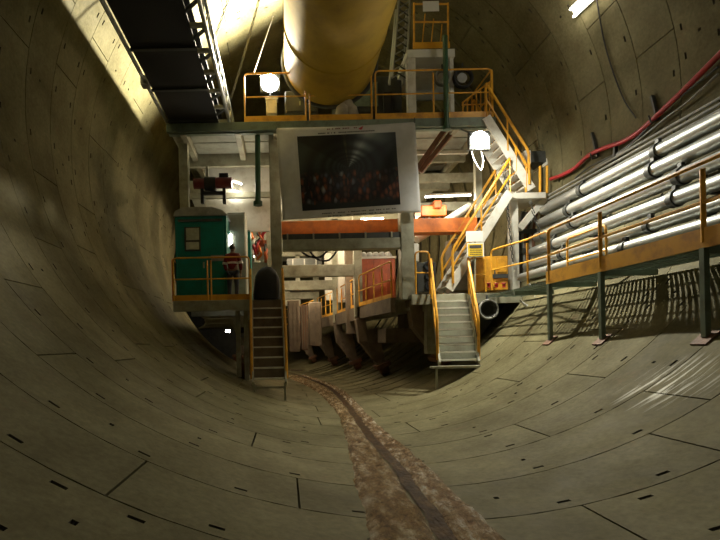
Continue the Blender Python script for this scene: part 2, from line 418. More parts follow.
# ------------------------------------------------------------------ backup gantry: front section
YG = 14.5
SG = YG / FPX
dz = Q(330, 120, YG).z          # upper deck top
lz = 3.1                        # lower deck top
xl, xr = Q(166, 123, YG).x, Q(496, 119, YG).x
gan = thing('backup_gantry', 'beige steel tunnelling gantry portal with two decks filling the tunnel', 'gantry', (0, YG, 0))
MB().box((xl, YG, dz - 0.26), (xr, YG + 0.12, dz)).build('front_beam', 'steel_green', gan, bevel=0.01)
MB().box((xl + 0.05, YG + 0.1, dz - 0.30), (xr, YG + 0.25, dz - 0.22)).build('beam_flange', 'steel_green', gan)
MB().box((xl, YG + 0.12, dz - 0.05), (xr, 21.5, dz - 0.01)).build('deck_plate', 'steel', gan)
for px in (182, 237, 276, 340, 406, 458, 490):
    x = Q(px, 130, YG).x
    MB().box((x - 0.09, YG + 0.12, dz - 0.32), (x + 0.09, 21.4, dz - 0.05)).build('joist', 'steel', gan, bevel=0.008)
for y in (16.7, 19.0, 21.3):
    MB().box((xl + 0.1, y, dz - 0.5), (xr - 0.1, y + 0.16, dz - 0.05)).build('cross_joist', 'steel', gan, bevel=0.008)
# soffit panels between joists
for (a, b) in ((182, 237), (237, 276), (406, 458), (458, 490)):
    xa, xb = Q(a, 130, YG).x + 0.12, Q(b, 130, YG).x - 0.12
    for y in (14.75, 15.7, 17.0):
        MB().box((xa, y, dz - 0.12), (xb, y + 0.88, dz - 0.07)).build('soffit_panel', 'panel', gan, bevel=0.01)
# portal legs and beams
def col(px0, px1, py0, py1, Y0, Y1, m='steel', name='portal_leg'):
    return MB().bpx(px0, py0, px1, py1, Y0, Y1).build(name, m, gan, bevel=0.012)
xL = Q(276, 200, YG).x; xR = Q(407, 200, YG).x
MB().box((xL - 0.2, 15.05, 1.0), (xL + 0.15, 15.38, dz - 0.05)).build('portal_leg', 'steel', gan, bevel=0.012)
MB().box((xR - 0.2, YG + 0.02, 3.0), (xR + 0.2, YG + 0.40, dz - 0.26)).build('portal_leg', 'steel', gan, bevel=0.012)
x0 = Q(182.5, 190, 15.0).x
MB().box((x0 - 0.14, 15.2, lz - 0.1), (x0 + 0.14, 15.48, dz - 0.3)).build('side_column', 'steel', gan, bevel=0.01)
x1 = Q(489, 200, YG).x
MB().box((x1 - 0.1, 15.2, lz), (x1 + 0.1, 15.4, dz - 0.3)).build('side_column', 'steel', gan, bevel=0.01)
z = Q(340, 243.5, YG).z
MB().box((xL + 0.17, YG + 0.05, z - 0.16), (xR - 0.2, YG + 0.35, z + 0.16)).build('cross_beam', 'steel', gan, bevel=0.012)
MB().box((xL + 0.17, YG + 0.07, z + 0.17), (xR - 0.2, YG + 0.30, z + 0.33)).build('cable_tray', 'dark', gan)
for i in range(5):
    x = xL + 0.3 + i * (xR - xL - 0.8) / 4
    MB().box((x, YG + 0.03, z + 0.17), (x + 0.05, YG + 0.31, z + 0.34)).build('tray_clip', 'steel', gan)
z2 = Q(340, 227, 15.2).z
MB().box((xL - 0.1, 15.2, z2 - 0.22), (xR + 2.6, 15.5, z2 + 0.22)).build('hoist_girder', 'orange', gan, bevel=0.012)
MB().box((xL - 0.1, 15.12, z2 - 0.24), (xR + 2.6, 15.58, z2 - 0.19)).build('girder_flange', 'orange', gan)
# left: horizontal beam behind the cabin, pale wall panels and left brace
zb = Q(230, 195, 16.5).z
MB().box((Q(187, 195, 16.5).x, 16.5, zb - 0.09), (xL - 0.1, 16.66, zb + 0.09)).build('tie_beam', 'steel', gan)
MB().box((Q(205, 215, 17).x, 17.2, Q(230, 232, 17.2).z), (xL - 0.2, 17.3, Q(230, 168, 17.2).z)).build('back_panel', 'white', gan)
# lower platforms
pl0, pl1 = Q(173, 300, YG).x, Q(251, 300, YG).x
MB().box((pl0, YG, lz - 0.33), (pl1, YG + 0.1, lz)).build('platform_beam', 'steel', gan, bevel=0.01)
MB().box((pl0, YG + 0.1, lz - 0.1), (pl1 + 0.95, 19.5, lz)).build('platform_deck', 'steel', gan)
MB().box((pl0 + 0.1, 16.8, lz - 0.33), (pl1, 16.95, lz - 0.1)).build('platform_beam', 'steel', gan)
for px in (238, 246):
    x = Q(px, 330, 15.2).x
    MB().box((x - 0.07, 15.2, floor_z(x) + 0.02), (x + 0.07, 15.34, lz - 0.1)).build('platform_leg', 'steel', gan)
MB().bar(Q(230, 318, 15.3), Q(243, 345, 15.3), 0.08, 0.08).build('knee_brace', 'steel', gan)
pr0, pr1 = Q(412, 293, 14.1).x, min(Q(534, 289, 14.1).x, 5.5)
MB().box((pr0, 14.1, lz - 0.3), (pr1, 14.2, lz)).build('platform_beam', 'steel', gan, bevel=0.01)
MB().box((pr0, 14.2, lz - 0.1), (pr1, 17.0, lz)).build('platform_deck', 'steel', gan)
MB().box((pr0 + 0.05, 14.6, lz - 0.42), (pr0 + 1.0, 17.0, lz - 0.1)).build('platform_bearer', 'steel', gan)
# bogie leg with rusty wheel shoe
def bogie(parent, x, y, s_, zt):
    xb = x + s_ * 0.85; zb_ = floor_z(xb - xo(y)) + 0.35
    MB().add([], []).bar((x, y, zt), (x + s_ * 0.12, y, zt - 0.9), 0.36, 0.5, (0, 1, 0)).build('bogie_post', 'brown', parent, bevel=0.015)
    MB().bar((x + s_ * 0.1, y, zt - 0.8), (xb, y, zb_ + 0.05), 0.34, 0.46, (0, 1, 0)).build('bogie_leg', 'brown', parent, bevel=0.015)
    MB().bar((x + s_ * 0.42, y - 0.26, zt - 0.4), (x + s_ * 0.62, y - 0.26, zb_ + 0.3), 0.5, 0.03, (0, 1, 0)).build('gusset_plate', 'brown', parent)
    d = Vector((-(xb - xo(y)), 0, TR - zb_)).normalized(); tn = Vector((d.z, 0, -d.x))
    c = Vector((xb, y, zb_)) - d * 0.02
    MB().tube([c - tn * 0.17, c - tn * 0.13, c + tn * 0.13, c + tn * 0.17], [0.24, 0.3, 0.3, 0.24], 16).build('bogie_wheel', 'rust', parent)
    MB().bar(c - tn * 0.28 + d * 0.1, c + tn * 0.28 + d * 0.1, 0.74, 0.16, d).build('wheel_fork', 'rust', parent, bevel=0.015)
bogie(gan, xR + 0.18, YG + 0.3, 1, lz - 0.05)
MB().box((xR + 0.45, 14.25, 1.35), (xR + 0.75, 14.6, lz - 0.1)).build('stair_post', 'steel', gan)
bogie(gan, xL - 0.3, YG + 1.2, -1, lz - 0.2)
# diagonal rusty struts under the right part of the deck
for dx in (0, 9):
    MB().bar(Q(444 + dx, 131, 15.0), Q(415 + dx * 0.6, 172, 15.4), 0.12, 0.14).build('rusty_strut', 'rust', gan)
zc = Q(450, 152, 16.0).z
MB().box((xR + 0.2, 16.0, zc - 0.05), (x1, 16.1, zc + 0.05)).build('tie_beam', 'white', gan)
zc = Q(450, 177, 16.8).z
MB().box((xR, 16.8, zc - 0.14), (x1 + 0.5, 17.0, zc + 0.14)).build('tie_beam', 'steel', gan)
zc = Q(450, 204, 16.8).z
MB().box((xR, 16.9, zc - 0.2), (x1 + 0.5, 17.1, zc + 0.1)).build('tie_beam', 'steel', gan)
# inclined white pipe seen behind the stairs
# ------------------------------------------------------------------ following gantry sections
def deep_section(Y, label, ln=4.2):
    a, b = xo(Y), xo(Y + ln)
    g = thing('trailing_gantry', label, 'gantry', (a, Y, 0), 'gantry sections behind the portal')
    for (x, nm) in ((-1.85, 'portal_leg'), (1.45, 'portal_leg')):
        MB().box((a + x - 0.15, Y, 2.7), (a + x + 0.15, Y + 0.32, 7.6)).build(nm, 'steel', g, bevel=0.01)
    MB().box((a - 1.8, Y + 0.02, 4.28), (a + 1.5, Y + 0.3, 4.72)).build('cross_beam', 'steel', g, bevel=0.01)
    MB().box((a - 5, Y, 7.5), (a + 5, Y + 0.3, 7.9)).build('cross_beam', 'steel', g, bevel=0.01)
    def slab(x0, x1, z0, z1, nm, m): 
        MB().hexa([(a + x0, Y, z0), (a + x1, Y, z0), (b + x1, Y + ln, z0), (b + x0, Y + ln, z0), (a + x0, Y, z1), (a + x1, Y, z1), (b + x1, Y + ln, z1), (b + x0, Y + ln, z1)]).build(nm, m, g)
    slab(1.45, 4.8, lz - 0.1, lz, 'side_deck', 'steel'); slab(-4.8, -1.7, lz - 0.1, lz, 'side_deck', 'steel')
    slab(1.38, 1.5, lz - 0.5, lz, 'deck_fascia', 'brown'); slab(-1.8, -1.7, lz - 0.5, lz, 'deck_fascia', 'brown')
    slab(-5, 5, 7.9, 8.0, 'upper_deck', 'panel')
    bogie(g, a + 1.5, Y + 0.2, 1, lz - 0.45); bogie(g, a - 1.85, Y + 0.2, -1, lz - 0.45)
    pts = [(a + (b - a) * f + 1.44, Y + 0.35 + (ln - 0.45) * f, lz) for f in (0, 0.25, 0.5, 0.75, 1)]
    guard_rail(label.replace('gantry section with beige legs', 'section').replace('gantry section', 'section').join(('inner yellow rail of the ', '')), pts, 1.15, 0.14, 'yellow')
    return g
deep_section(18.2, 'gantry section with beige legs right behind the front portal')
deep_section(22.6, 'gantry section second behind the front portal')
deep_section(27.0, 'gantry section third behind the front portal')
deep_section(31.4, 'gantry section farthest down the tunnel')
# deck between the front portal and the next section, with its rail
conn = thing('deck_bridge', 'brown steel deck bridge beside the orange container', 'deck', (2, 15, lz - 0.4))
MB().hexa([(1.8, 14.9, lz - 0.45), (1.95, 14.9, lz - 0.45), (1.5, 18.2, lz - 0.45), (1.35, 18.2, lz - 0.45), (1.8, 14.9, lz), (1.95, 14.9, lz), (1.5, 18.2, lz), (1.35, 18.2, lz)]).build('fascia', 'brown', conn)
MB().hexa([(1.9, 14.9, lz - 0.08), (4.5, 14.9, lz - 0.08), (4.5, 18.2, lz - 0.08), (1.45, 18.2, lz - 0.08), (1.9, 14.9, lz - 0.01), (4.5, 14.9, lz - 0.01), (4.5, 18.2, lz - 0.01), (1.45, 18.2, lz - 0.01)]).build('deck_plate', 'steel', conn)
MB().box((1.9, 16.2, lz - 1.4), (3.6, 17.6, lz - 0.9)).build('storage_box', 'brown', conn, bevel=0.02)
MB().box((2.6, 16.4, lz - 0.9), (2.8, 17.4, lz - 0.08)).build('hanger', 'brown', conn)
guard_rail('yellow guard rail before the orange container inside the gantry', [(1.86 - 0.13 * i, 15.0 + 0.78 * i, lz) for i in range(5)], 1.15, 0.14)

# ------------------------------------------------------------------ ventilation duct
cx, cz_, rd = 0.08, 10.55, 1.42
t = thing('ventilation_duct', 'huge yellow ventilation duct under the tunnel crown', 'duct', (cx, 4, cz_ - rd))
MB().tube([(cx, -6 + i * 1.05, cz_) for i in range(21)], rd, 48).build('duct_shell', 'duct', t)
for y in (0.6, 4.8, 9.0, 13.2): MB().ring((cx, y, cz_), (0, 1, 0), rd, 0.025, 48, 6).build('hoop', 'duct', t)
MB().ring((cx, 15.0, cz_), (0, 1, 0), rd + 0.03, 0.07, 48, 6).build('end_flange', 'dark', t)
for y in (0, 4.2, 8.4, 12.6):
    for s_ in (-1, 1): MB().tube([(cx + s_ * 0.9, y, cz_ + 1.1), (cx + s_ * 1.0, y, TR + math.sqrt(TR * TR - 1.0) - 0.02)], 0.02, 6).build('hanger', 'dark', t)

# ------------------------------------------------------------------ belt conveyor
zc0 = dz + 0.06; xa, xb = -4.86, -3.38
t = thing('belt_conveyor', 'black belt conveyor slung along the upper left of the tunnel', 'conveyor', (-4, 6, zc0))
MB().box((xa, -2, zc0), (xb, 21.0, zc0 + 0.06)).build('bottom_tray', 'belt', t)
MB().box((xa + 0.1, -2, zc0 + 0.93), (xb - 0.1, 21.0, zc0 + 0.98)).build('belt', 'belt', t)
MB().box((xa, -2, zc0 + 0.06), (xa + 0.03, 21.0, zc0 + 1.12)).build('side_plate', 'belt', t)
for y in [0.4 + 1.75 * i for i in range(12)]:
    MB().box((xa - 0.02, y, zc0 - 0.04), (xb + 0.02, y + 0.1, zc0)).build('cross_member', 'dark', t)
for x, nm in ((xb + 0.32, 1), (xa - 0.1, -1)):
    MB().tube([(x, -2, zc0 + 0.03), (x, 21.0, zc0 + 0.03)], 0.05, 8).build('chord', 'galv', t)
    if nm == 1: MB().tube([(x, -2, zc0 + 0.6), (x, 21.0, zc0 + 0.6)], 0.045, 8).build('chord', 'galv', t)
for i in range(25):
    y = -1.2 + 0.88 * i
    MB().bar((xb, y, zc0 + 0.03), (xb + 0.32, y, zc0 + 0.03), 0.09, 0.08).build('bracket', 'steel', t)
    MB().bar((xb, y + 0.44, zc0 + 0.03), (xb + 0.32, y + 0.1, zc0 + 0.03), 0.06, 0.06).build('lacing', 'dark', t)
    MB().tube([(xb + 0.32, y, zc0 + 0.03), (xb + 0.32, y + 0.44, zc0 + 0.6), (xb + 0.32, y + 0.88, zc0 + 0.03)], 0.022, 6).build('lacing', 'steel', t)
for y in (2.5, 5.8, 9.1, 12.4):
    MB().tube([(xa - 0.1, y, zc0 + 0.05), (xa - 0.1, y, TR + math.sqrt(TR ** 2 - (xa - 0.1) ** 2) - 0.01)], 0.018, 6).build('hanger_rod', 'steel', t)
    MB().box((xa - 0.2, y - 0.12, zc0 - 0.08), (xa, y + 0.12, zc0 + 0.16)).build('idler_box', 'galv', t)

# ------------------------------------------------------------------ pipes on the right wall
def pipe(px, py, rad, label, m='galv', rr=6.36, y0=1.0, y1=14.3, n=14, clamps=(3.0, 6.2, 9.4, 12.6), cat='pipe', group='pipes on the right wall', dark=True):
    p = onwall(px, py, rr)
    t = thing('wall_pipe', label, cat, (p.x, 7.5, p.z), group)
    MB().tube([(p.x, y0, p.z), (p.x, y1, p.z)], rad, n).build('pipe', m, t)
    if dark:
        for y in clamps:
            y += random.uniform(-0.5, 0.5)
            MB().tube([(p.x, y, p.z), (p.x, y + 0.13, p.z)], rad * 1.22, n).build('coupling', 'dark', t)
            MB().box((p.x - 0.04, y + 0.02, p.z + rad), (p.x + 0.04, y + 0.11, p.z + rad * 1.22 + 0.07)).build('coupling_bolt', 'dark', t)
    return p
ZP = [(119, 0.14, 'bright galvanised pipe highest of the six big pipes on the wall'), (139, 0.15, 'bright galvanised pipe second from the top of the six'), (160, 0.15, 'galvanised pipe third from the top, behind the top rail of the walkway'),
      (182, 0.14, 'galvanised pipe fourth from the top, behind the walkway rails'), (203, 0.13, 'galvanised pipe fifth from the top, behind the walkway rails'), (221, 0.12, 'galvanised pipe lowest on the wall, just above the walkway toe board')]
pipes = [pipe(720, y, r, lab, rr=6.40) for y, r, lab in ZP]
for y, lab in ((98, 'thin grey cable pipe topmost above the big pipes'), (104, 'thin grey cable pipe second above the big pipes'), (110, 'thin grey cable pipe just above the highest big pipe')):
    pipe(720, y, 0.03, lab, 'grey', 6.5, n=8, dark=False, group='thin pipes above the big pipes')
# wall hanger rails
for y in (2.6, 5.6, 8.3, 11.6):
    t = thing('pipe_bracket', 'dark steel wall bracket carrying the pipes, ' + {2.6: 'nearest the camera', 5.6: 'second from the camera', 8.3: 'under the rising red hose', 11.6: 'farthest, beside the gantry'}[y], 'bracket', (6, y, 3.4), 'pipe brackets')
    pts = []
    for i in range(9):
        a = R_(-27 + i * 3.1); pts.append((6.6 * math.cos(a), y, TR + 6.6 * math.sin(a)))
    mb = MB()
    for a, b in zip(pts, pts[1:]): mb.bar(a, b, 0.08, 0.07, (0, 1, 0))
    mb.build('upright', 'dark', t)
    for p in pipes: MB().box((p.x - 0.02, y - 0.03, p.z - 0.16), (p.x + 0.35, y + 0.03, p.z - 0.11)).build('arm', 'dark', t)
# red hose
hp = [(735, 38), (718, 56), (690, 84), (665, 108), (640, 131), (622, 142), (604, 148), (588, 156), (575, 168), (562, 175), (551, 179)]
pts = [onwall(px, py, 6.58) for px, py in hp]
def smooth(pts, n=4):
    out = []
    P = [pts[0]] + list(pts) + [pts[-1]]
    for i in range(1, len(P) - 2):
        for k in range(n):
            t_ = k / n; a, b, c, d = P[i - 1], P[i], P[i + 1], P[i + 2]
            out.append(0.5 * ((2 * b) + (c - a) * t_ + (2 * a - 5 * b + 4 * c - d) * t_ * t_ + (3 * b - a - 3 * c + d) * t_ ** 3))
    out.append(Vector(pts[-1])); return out
tag(MB().tube(smooth(pts), 0.055, 10).build('red_hose', 'red'), 'thick red hose snaking along the wall above the pipes', 'hose')
for i, (dy, m, lab) in enumerate(((7, 'dark', 'dark cable looping below the red hose'), (13, 'grey', 'grey cable sagging below the red hose'))):
    pp = [onwall(px, py + dy + 5 * math.sin(px * 0.045 + i), 6.6) for px, py in hp[1:-2]]
    tag(MB().tube(smooth(pp), 0.022, 6).build('hanging_cable', m), lab, 'cable')
pp = [onwall(*q, 6.66) for q in ((595, -12), (600, 20), (605, 45), (613, 72), (624, 100), (636, 118))]
tag(MB().tube(smooth(pp), 0.016, 6).build('hanging_cable', 'black'), 'thin black cable hanging down the right wall from the light fixture', 'cable')
for (px, py, lab) in ((652, 96, 'dark cable hook on the wall above the red hose, nearer one'), (592, 133, 'dark cable hook on the wall above the red hose, farther one')):
    a, b = onwall(px, py, 6.66), onwall(px + 6, py + 24, 6.64)
    tag(MB().bar(a, b, 0.07, 0.05, (0, 1, 0)).tube([b, b + Vector((-0.15, 0, -0.05)), b + Vector((-0.2, 0, 0.1))], 0.02, 6).build('wall_hook', 'dark'), lab, 'hook')

# ------------------------------------------------------------------ right walkway
WX = 4.42; wz = 3.02
t = thing('side_walkway', 'steel walkway with orange toe board and green legs along the right wall', 'walkway', (WX, 9, wz))
mb = MB()
for i in range(118): mb.box((WX + 0.02, 2.2 + i * 0.1, wz - 0.05), (5.4, 2.225 + i * 0.1, wz))
for i in range(5): x = WX + 0.04 + i * 0.235; mb.box((x, 2.2, wz - 0.06), (x + 0.03, 14.0, wz - 0.005))
mb.build('deck_grating', 'steel_green', t)['kind'] = 'stuff'
MB().box((WX - 0.02, 2.2, wz - 0.08), (WX + 0.02, 10.8, wz + 0.2)).build('toe_board', 'yellow', t)
for y in (3.4, 4.9, 6.75, 8.95, 10.7, 12.4):
    MB().box((WX + 0.02, y - 0.05, wz - 0.16), (5.45, y + 0.05, wz - 0.06)).build('cross_bearer', 'steel_green', t)
PY = (3.4, 4.9, 6.75, 8.95, 10.7)
for y in PY:
    lx = WX; fz = floor_z(lx)
    l = MB().box((lx - 0.04, y - 0.04, fz + 0.02), (lx + 0.04, y + 0.04, wz - 0.08)).build('support_leg', 'steel_green', t)
    d = Vector((-lx, 0, TR - fz)).normalized(); tn = Vector((d.z, 0, -d.x))
    c = Vector((lx, y, fz)) + d * 0.015
    MB().bar(c - tn * 0.14, c + tn * 0.14, 0.26, 0.025, d).build('base_plate', 'rust', l)
    MB().tube([c + tn * 0.09 + d * 0.01, c + tn * 0.09 + d * 0.08], 0.025, 6).build('anchor_bolt', 'dark', l)
def wrail(y): return Vector((WX, y, wz))
guard_rail('long yellow guard rail of the side walkway along the pipes', [wrail(y) for y in (2.2,) + PY], 1.12, 0, 'yellow', name='walkway_rail', r=0.034)
guard_rail('bent yellow guard rail between walkway and gantry platform', [Q(549, 277, 10.9) - Vector((0, 0, 0.1)), Q(528, 284, 12.4), Q(492, 290, 13.9)], 1.15, 0.0, 'yellow')
a = Vector((WX + 0.95, 10.2, wz)); b = Vector((WX + 0.95, 11.6, wz))
guard_rail('short yellow gate rail on the walkway in front of the pipes', [a, b], 1.1, 0, 'yellow')

# ------------------------------------------------------------------ upper deck: rails, lamp, boxes, tower
up_y = YG + 0.06
def deckp(px): p = Q(px, 119, up_y); return Vector((p.x, up_y, dz))
for a, b, lab in ((245, 306, 'yellow guard rail panel around the flood lamp on the upper deck'), (310, 372, 'yellow guard rail panel in front of the yellow duct'), (376, 492, 'long yellow guard rail on the right of the upper deck')):
    n_ = 3 if b - a > 80 else 2
    guard_rail(lab, [deckp(a + (b - a) * i / (n_ - 1)) for i in range(n_)], 1.48, 0.19, mid=(0.52,))
p = deckp(493)
guard_rail('yellow side guard rail at the right end of the upper deck', [p, p + Vector((0, 1.2, 0)), p + Vector((0, 2.4, 0))], 1.48, 0.19)
# flood lamp on deck
lp = Q(270, 83, 15.8)
t = thing('flood_lamp', 'dazzling flood lamp on a stand on the upper deck beside the duct', 'lamp', (lp.x, lp.y, dz))
MB().tube([(lp.x, lp.y + 0.1, dz), (lp.x, lp.y + 0.1, lp.z)], 0.03, 8).build('stand', 'dark', t)
MB().box((lp.x - 0.34, lp.y + 0.02, lp.z - 0.28), (lp.x + 0.34, lp.y + 0.16, lp.z + 0.28)).build('housing', 'dark', t, bevel=0.02)
MB().tube([lp, lp + Vector((0, 0.02, 0))], 0.29, 24).build('lens', 'flood_light', t)
for dx in (-0.4, 0.4): MB().bar((lp.x, lp.y + 0.1, dz + 0.25), (lp.x + dx, lp.y + 0.1, dz + 0.02), 0.03, 0.03).build('stand_leg', 'dark', t)
spot('flood_beam', t, lp + Vector((-0.05, -0.1, 0.1)), lp + Vector((-3.2, -4.0, 3.7)), POWER_DECK, 166, 0.5, (1, 0.92, 0.7), 0.12)
t = thing('lit_box', 'small pale yellow box under the flood lamp', 'box', Q(271, 113, 15.35))
MB().bpx(266, 98, 277, 113, 15.4, 15.6).build('body', 'sack', t, bevel=0.02); MB().bpx(265, 96, 278, 99, 15.38, 15.62).build('lid', 'white', t)
t = thing('deck_cabinet', 'dark steel cabinet on the upper deck under the duct end', 'cabinet', Q(300, 114, 15.6))
MB().bpx(285, 91, 318, 113, 15.6, 16.4).build('body', 'dark', t, bevel=0.02)
MB().bpx(287, 93, 301, 111, 15.57, 15.6).build('door', 'dark', t); MB().bpx(303, 93, 316, 111, 15.57, 15.6).build('door', 'dark', t); MB().bpx(299, 101, 300.5, 105, 15.55, 15.57).build('handle', 'steel', t)
t = thing('pump_housing', 'big dark green machine housing on the upper deck', 'machine', Q(375, 113, 16.0))
MB().bpx(338, 76, 402, 113, 16.0, 18).build('body', 'dark', t, bevel=0.05); MB().bpx(384, 92, 392, 113, 15.85, 16).build('grip', 'black', t)
MB().bpx(350, 82, 378, 106, 15.96, 16.0).build('access_panel', 'steel_green', t)
# white sack on the rail edge
mb = MB(); c = Q(347, 109, 14.95)
for k, (x, zz, rr) in enumerate(((-0.12, 0, 0.25), (0.12, -0.02, 0.24), (0.02, 0.18, 0.2))):
    mb.tube([c + Vector((x, 0, zz - rr)), c + Vector((x, 0, zz - rr * 0.6)), c + Vector((x * 0.9, 0, zz)), c + Vector((x * 0.4 + 0.02, 0, zz + rr * 0.8)), c + Vector((x * 0.2 - 0.03, 0.02, zz + rr * 1.2))], [rr * 0.8, rr, rr * 0.9, rr * 0.35, rr * 0.1], 12)
tag(mb.build('white_sack', 'sack'), 'crumpled pale sack on the upper deck behind the rail', 'sack')
# access tower
t = thing('access_tower', 'white framed access tower with yellow rails on the upper deck', 'tower', Q(430, 113, 14.8))
YT = 14.8
for a, b in ((408, 416), (450, 454)):
    MB().bpx(a, 56, b, 113, YT, YT + 0.25).build('frame_post', 'white', t, bevel=0.01)
    MB().bpx(a, 56, b, 113, YT + 2.0, YT + 2.25).build('frame_post', 'white', t, bevel=0.01)
MB().bpx(407, 49, 455, 57, YT - 0.05, YT + 2.3).build('top_frame', 'white', t, bevel=0.01)
MB().bpx(416, 57, 450, 100, YT + 1.9, YT + 1.95).build('back_panel', 'panel', t)
MB().bpx(413, 42, 450, 48, YT, YT + 0.03).build('toe_board', 'yellow', t)
for px in (414, 448): MB().tube([Q(px, 48, YT), Q(px, 3, YT)], 0.03, 8).build('rail_post', 'yellow', t); 
for py in (22, 4): MB().tube([Q(414, py, YT), Q(448, py, YT)], 0.028, 8).build('rail', 'yellow', t)
for px in (422, 431, 440): MB().tube([Q(px, 45, YT + 1), Q(px + 4, 5, YT + 1)], 0.02, 6).build('baluster', 'yellow', t)
pl = MB().bpx(423, 1, 439, 11, YT - 0.04, YT - 0.02).build('notice_plate', 'paper', t)
t = thing('lattice_mast', 'grey lattice mast leaning beside the yellow duct', 'mast', Q(398, 90, 15.3))
A, B = (Q(392, 78, 15.3), Q(406, 78, 15.3)), (Q(399, 1, 15.3), Q(410, 1, 15.3))
for k in range(2): MB().tube([A[k], B[k]], 0.04, 8).build('chord', 'galv', t); MB().tube([A[k] + Vector((0, 0.4, 0)), B[k] + Vector((0, 0.4, 0))], 0.04, 8).build('chord', 'galv', t)
for i in range(10):
    f, g_ = i / 10, (i + 1) / 10
    MB().tube([A[0].lerp(B[0], f), A[1].lerp(B[1], g_)], 0.025, 6).build('lacing', 'galv', t)
    MB().tube([A[1].lerp(B[1], f), A[0].lerp(B[0], g_)], 0.025, 6).build('lacing', 'dark', t)
tag(MB().tube([Q(445, 36, 14.42), Q(446.5, 128, 14.42)], 0.075, 10).tube([Q(446.5, 126, 14.42), Q(446.6, 130, 14.42)], 0.11, 10).build('green_pole', 'green_pipe'), 'upright dark green pole rising through the upper deck rail', 'pole')
t = thing('green_pipe', 'dark green pipe hanging from the upper deck beside the banner', 'pipe', Q(258, 205, 14.8))
MB().tube([Q(257.5, 128, 14.8), Q(258, 203, 14.8)], 0.085, 12).build('pipe', 'green_pipe', t); MB().tube([Q(258, 201.5, 14.8), Q(258, 205.5, 14.8)], 0.14, 12).build('flange', 'green_pipe', t)
for (px, py, r, m, lab) in ((443, 77, 7.2, 'grey', 'pale coiled hose hanging on the tower post'), (463.5, 77.5, 9, 'black', 'black hose reel hanging right of the green pole')):
    c = Q(px, py, 14.62); s_ = 14.62 / FPX
    t = thing('hose_reel', lab, 'hose reel', c, 'hose reels on the upper deck')
    for k in range(3): MB().ring(c + Vector((0, 0.05 * k, 0)), (0, 1, 0), (r - 0.8 * (k % 2)) * s_, 0.035, 24, 6).build('hose_loop', m, t)
    if m == 'black': MB().tube([c + Vector((0, 0.1, 0.05)), c + Vector((0, 0.16, 0.05))], r * 0.55 * s_, 20).build('hub', 'galv', t)
    MB().bar(c + Vector((0, 0.06, r * s_)), c + Vector((0, 0.06, r * s_ + 0.2)), 0.04, 0.04).build('hook', 'dark', t)
# short balustrade at the stairhead
t = thing('stairhead_rail', 'small rusty yellow balustrade at the stairhead of the upper deck', 'railing', Q(478, 112, 15.0))
for i in range(7):
    px = 463 + i * 4.4; MB().tube([Q(px, 112, 15.0), Q(px, 103 - i * 3.3, 15.0)], 0.02, 6).build('baluster', 'yellow', t)
MB().tube([Q(462, 103, 15.0), Q(491, 81, 15.0)], 0.026, 8).build('top_rail', 'yellow', t); MB().tube([Q(462, 105, 15.0), Q(491, 104, 15.0)], 0.022, 6).build('mid_rail', 'yellow', t)

# stairs: upper flight from deck down to the landing, lower flight from platform up to the landing
staircase('white upper stair flight with yellow rails from the upper deck to the landing', Q(524, 194, 14.9), Q(480, 124, 14.9), (0, 0.85, 0), 11, sm='white', riser=False)
staircase('yellow railed stair flight from the right platform up to the landing', Q(444, 291, 14.75), Q(503, 197, 14.75), (0, 0.85, 0), 13, sm='white', riser=False)
t = thing('stair_landing', 'white steel landing frame on a post at the right of the gantry', 'landing', Q(515, 290, 14.5))
MB().bpx(498, 192.5, 546, 198.5, 14.4, 15.6).build('landing_slab', 'white', t, bevel=0.01)
MB().bpx(511.5, 198, 519, 290, 14.6, 14.85).build('post', 'white', t, bevel=0.01)
MB().bar(Q(519, 229, 14.7), Q(544, 199, 14.7), 0.16, 0.18).build('brace', 'white', t)
for a, b in ((525, 531), (547, 552)): MB().bpx(a, 150, b, 164, 14.75, 15.6).build('channel_bracket', 'white', t, bevel=0.01)
MB().bpx(531, 151, 547, 162, 14.8, 15.5).build('dark_box', 'dark', t)
for px, y0_, y1_ in ((516, 146, 172), (526, 166, 192), (540, 166, 193), (547, 166, 193)): MB().tube([Q(px, y0_, 14.45), Q(px, y1_, 14.45)], 0.035, 8).build('rail_post', 'yellow', t)
MB().tube([Q(516, 147, 14.45), Q(526, 166, 14.45)], 0.03, 8).build('rail', 'yellow', t)
for (px, py, py2) in ((531, 164, 193), (549, 164, 193)): MB().bpx(px - 1.5, py, px + 1.5, py2, 15.2, 15.3).build('bracket_post', 'steel', t)
# stair lamp
sp = Q(480, 140, 13.3)
t = thing('flood_lamp', 'dazzling flood lamp clamped under the upper deck above the right stairs', 'lamp', sp)
MB().box((sp.x - 0.3, sp.y + 0.02, sp.z - 0.26), (sp.x + 0.3, sp.y + 0.15, sp.z + 0.26)).build('housing', 'dark', t, bevel=0.02)
MB().tube([sp, sp + Vector((0, 0.02, 0))], 0.25, 24).build('lens', 'flood_light', t)
MB().bar(sp + Vector((0, 0.1, 0.15)), Vector((sp.x, YG + 0.15, dz - 0.3)), 0.04, 0.04).build('bracket', 'dark', t)
spot('flood_beam', t, sp + Vector((0.0, -0.12, 0.0)), (4.2, 9.8, 0.8), POWER_STAIR * 5.5, 116, 1.0, (1, 0.95, 0.78), 0.08)
spot('flood_spill', t, sp + Vector((0.1, -0.5, -0.1)), (5.0, 15.2, 4.9), POWER_STAIR * 0.75, 150, 0.9, (1, 0.95, 0.8), 0.08)
pp = [Q(471, 146, 13.4), Q(474, 160, 13.4), Q(481, 170, 13.4), Q(483, 160, 13.4), Q(480, 148, 13.4)]
tag(MB().tube(smooth(pp), 0.018, 6).build('lamp_cable', 'paper'), 'white looped cable hanging under the stair flood lamp', 'cable')

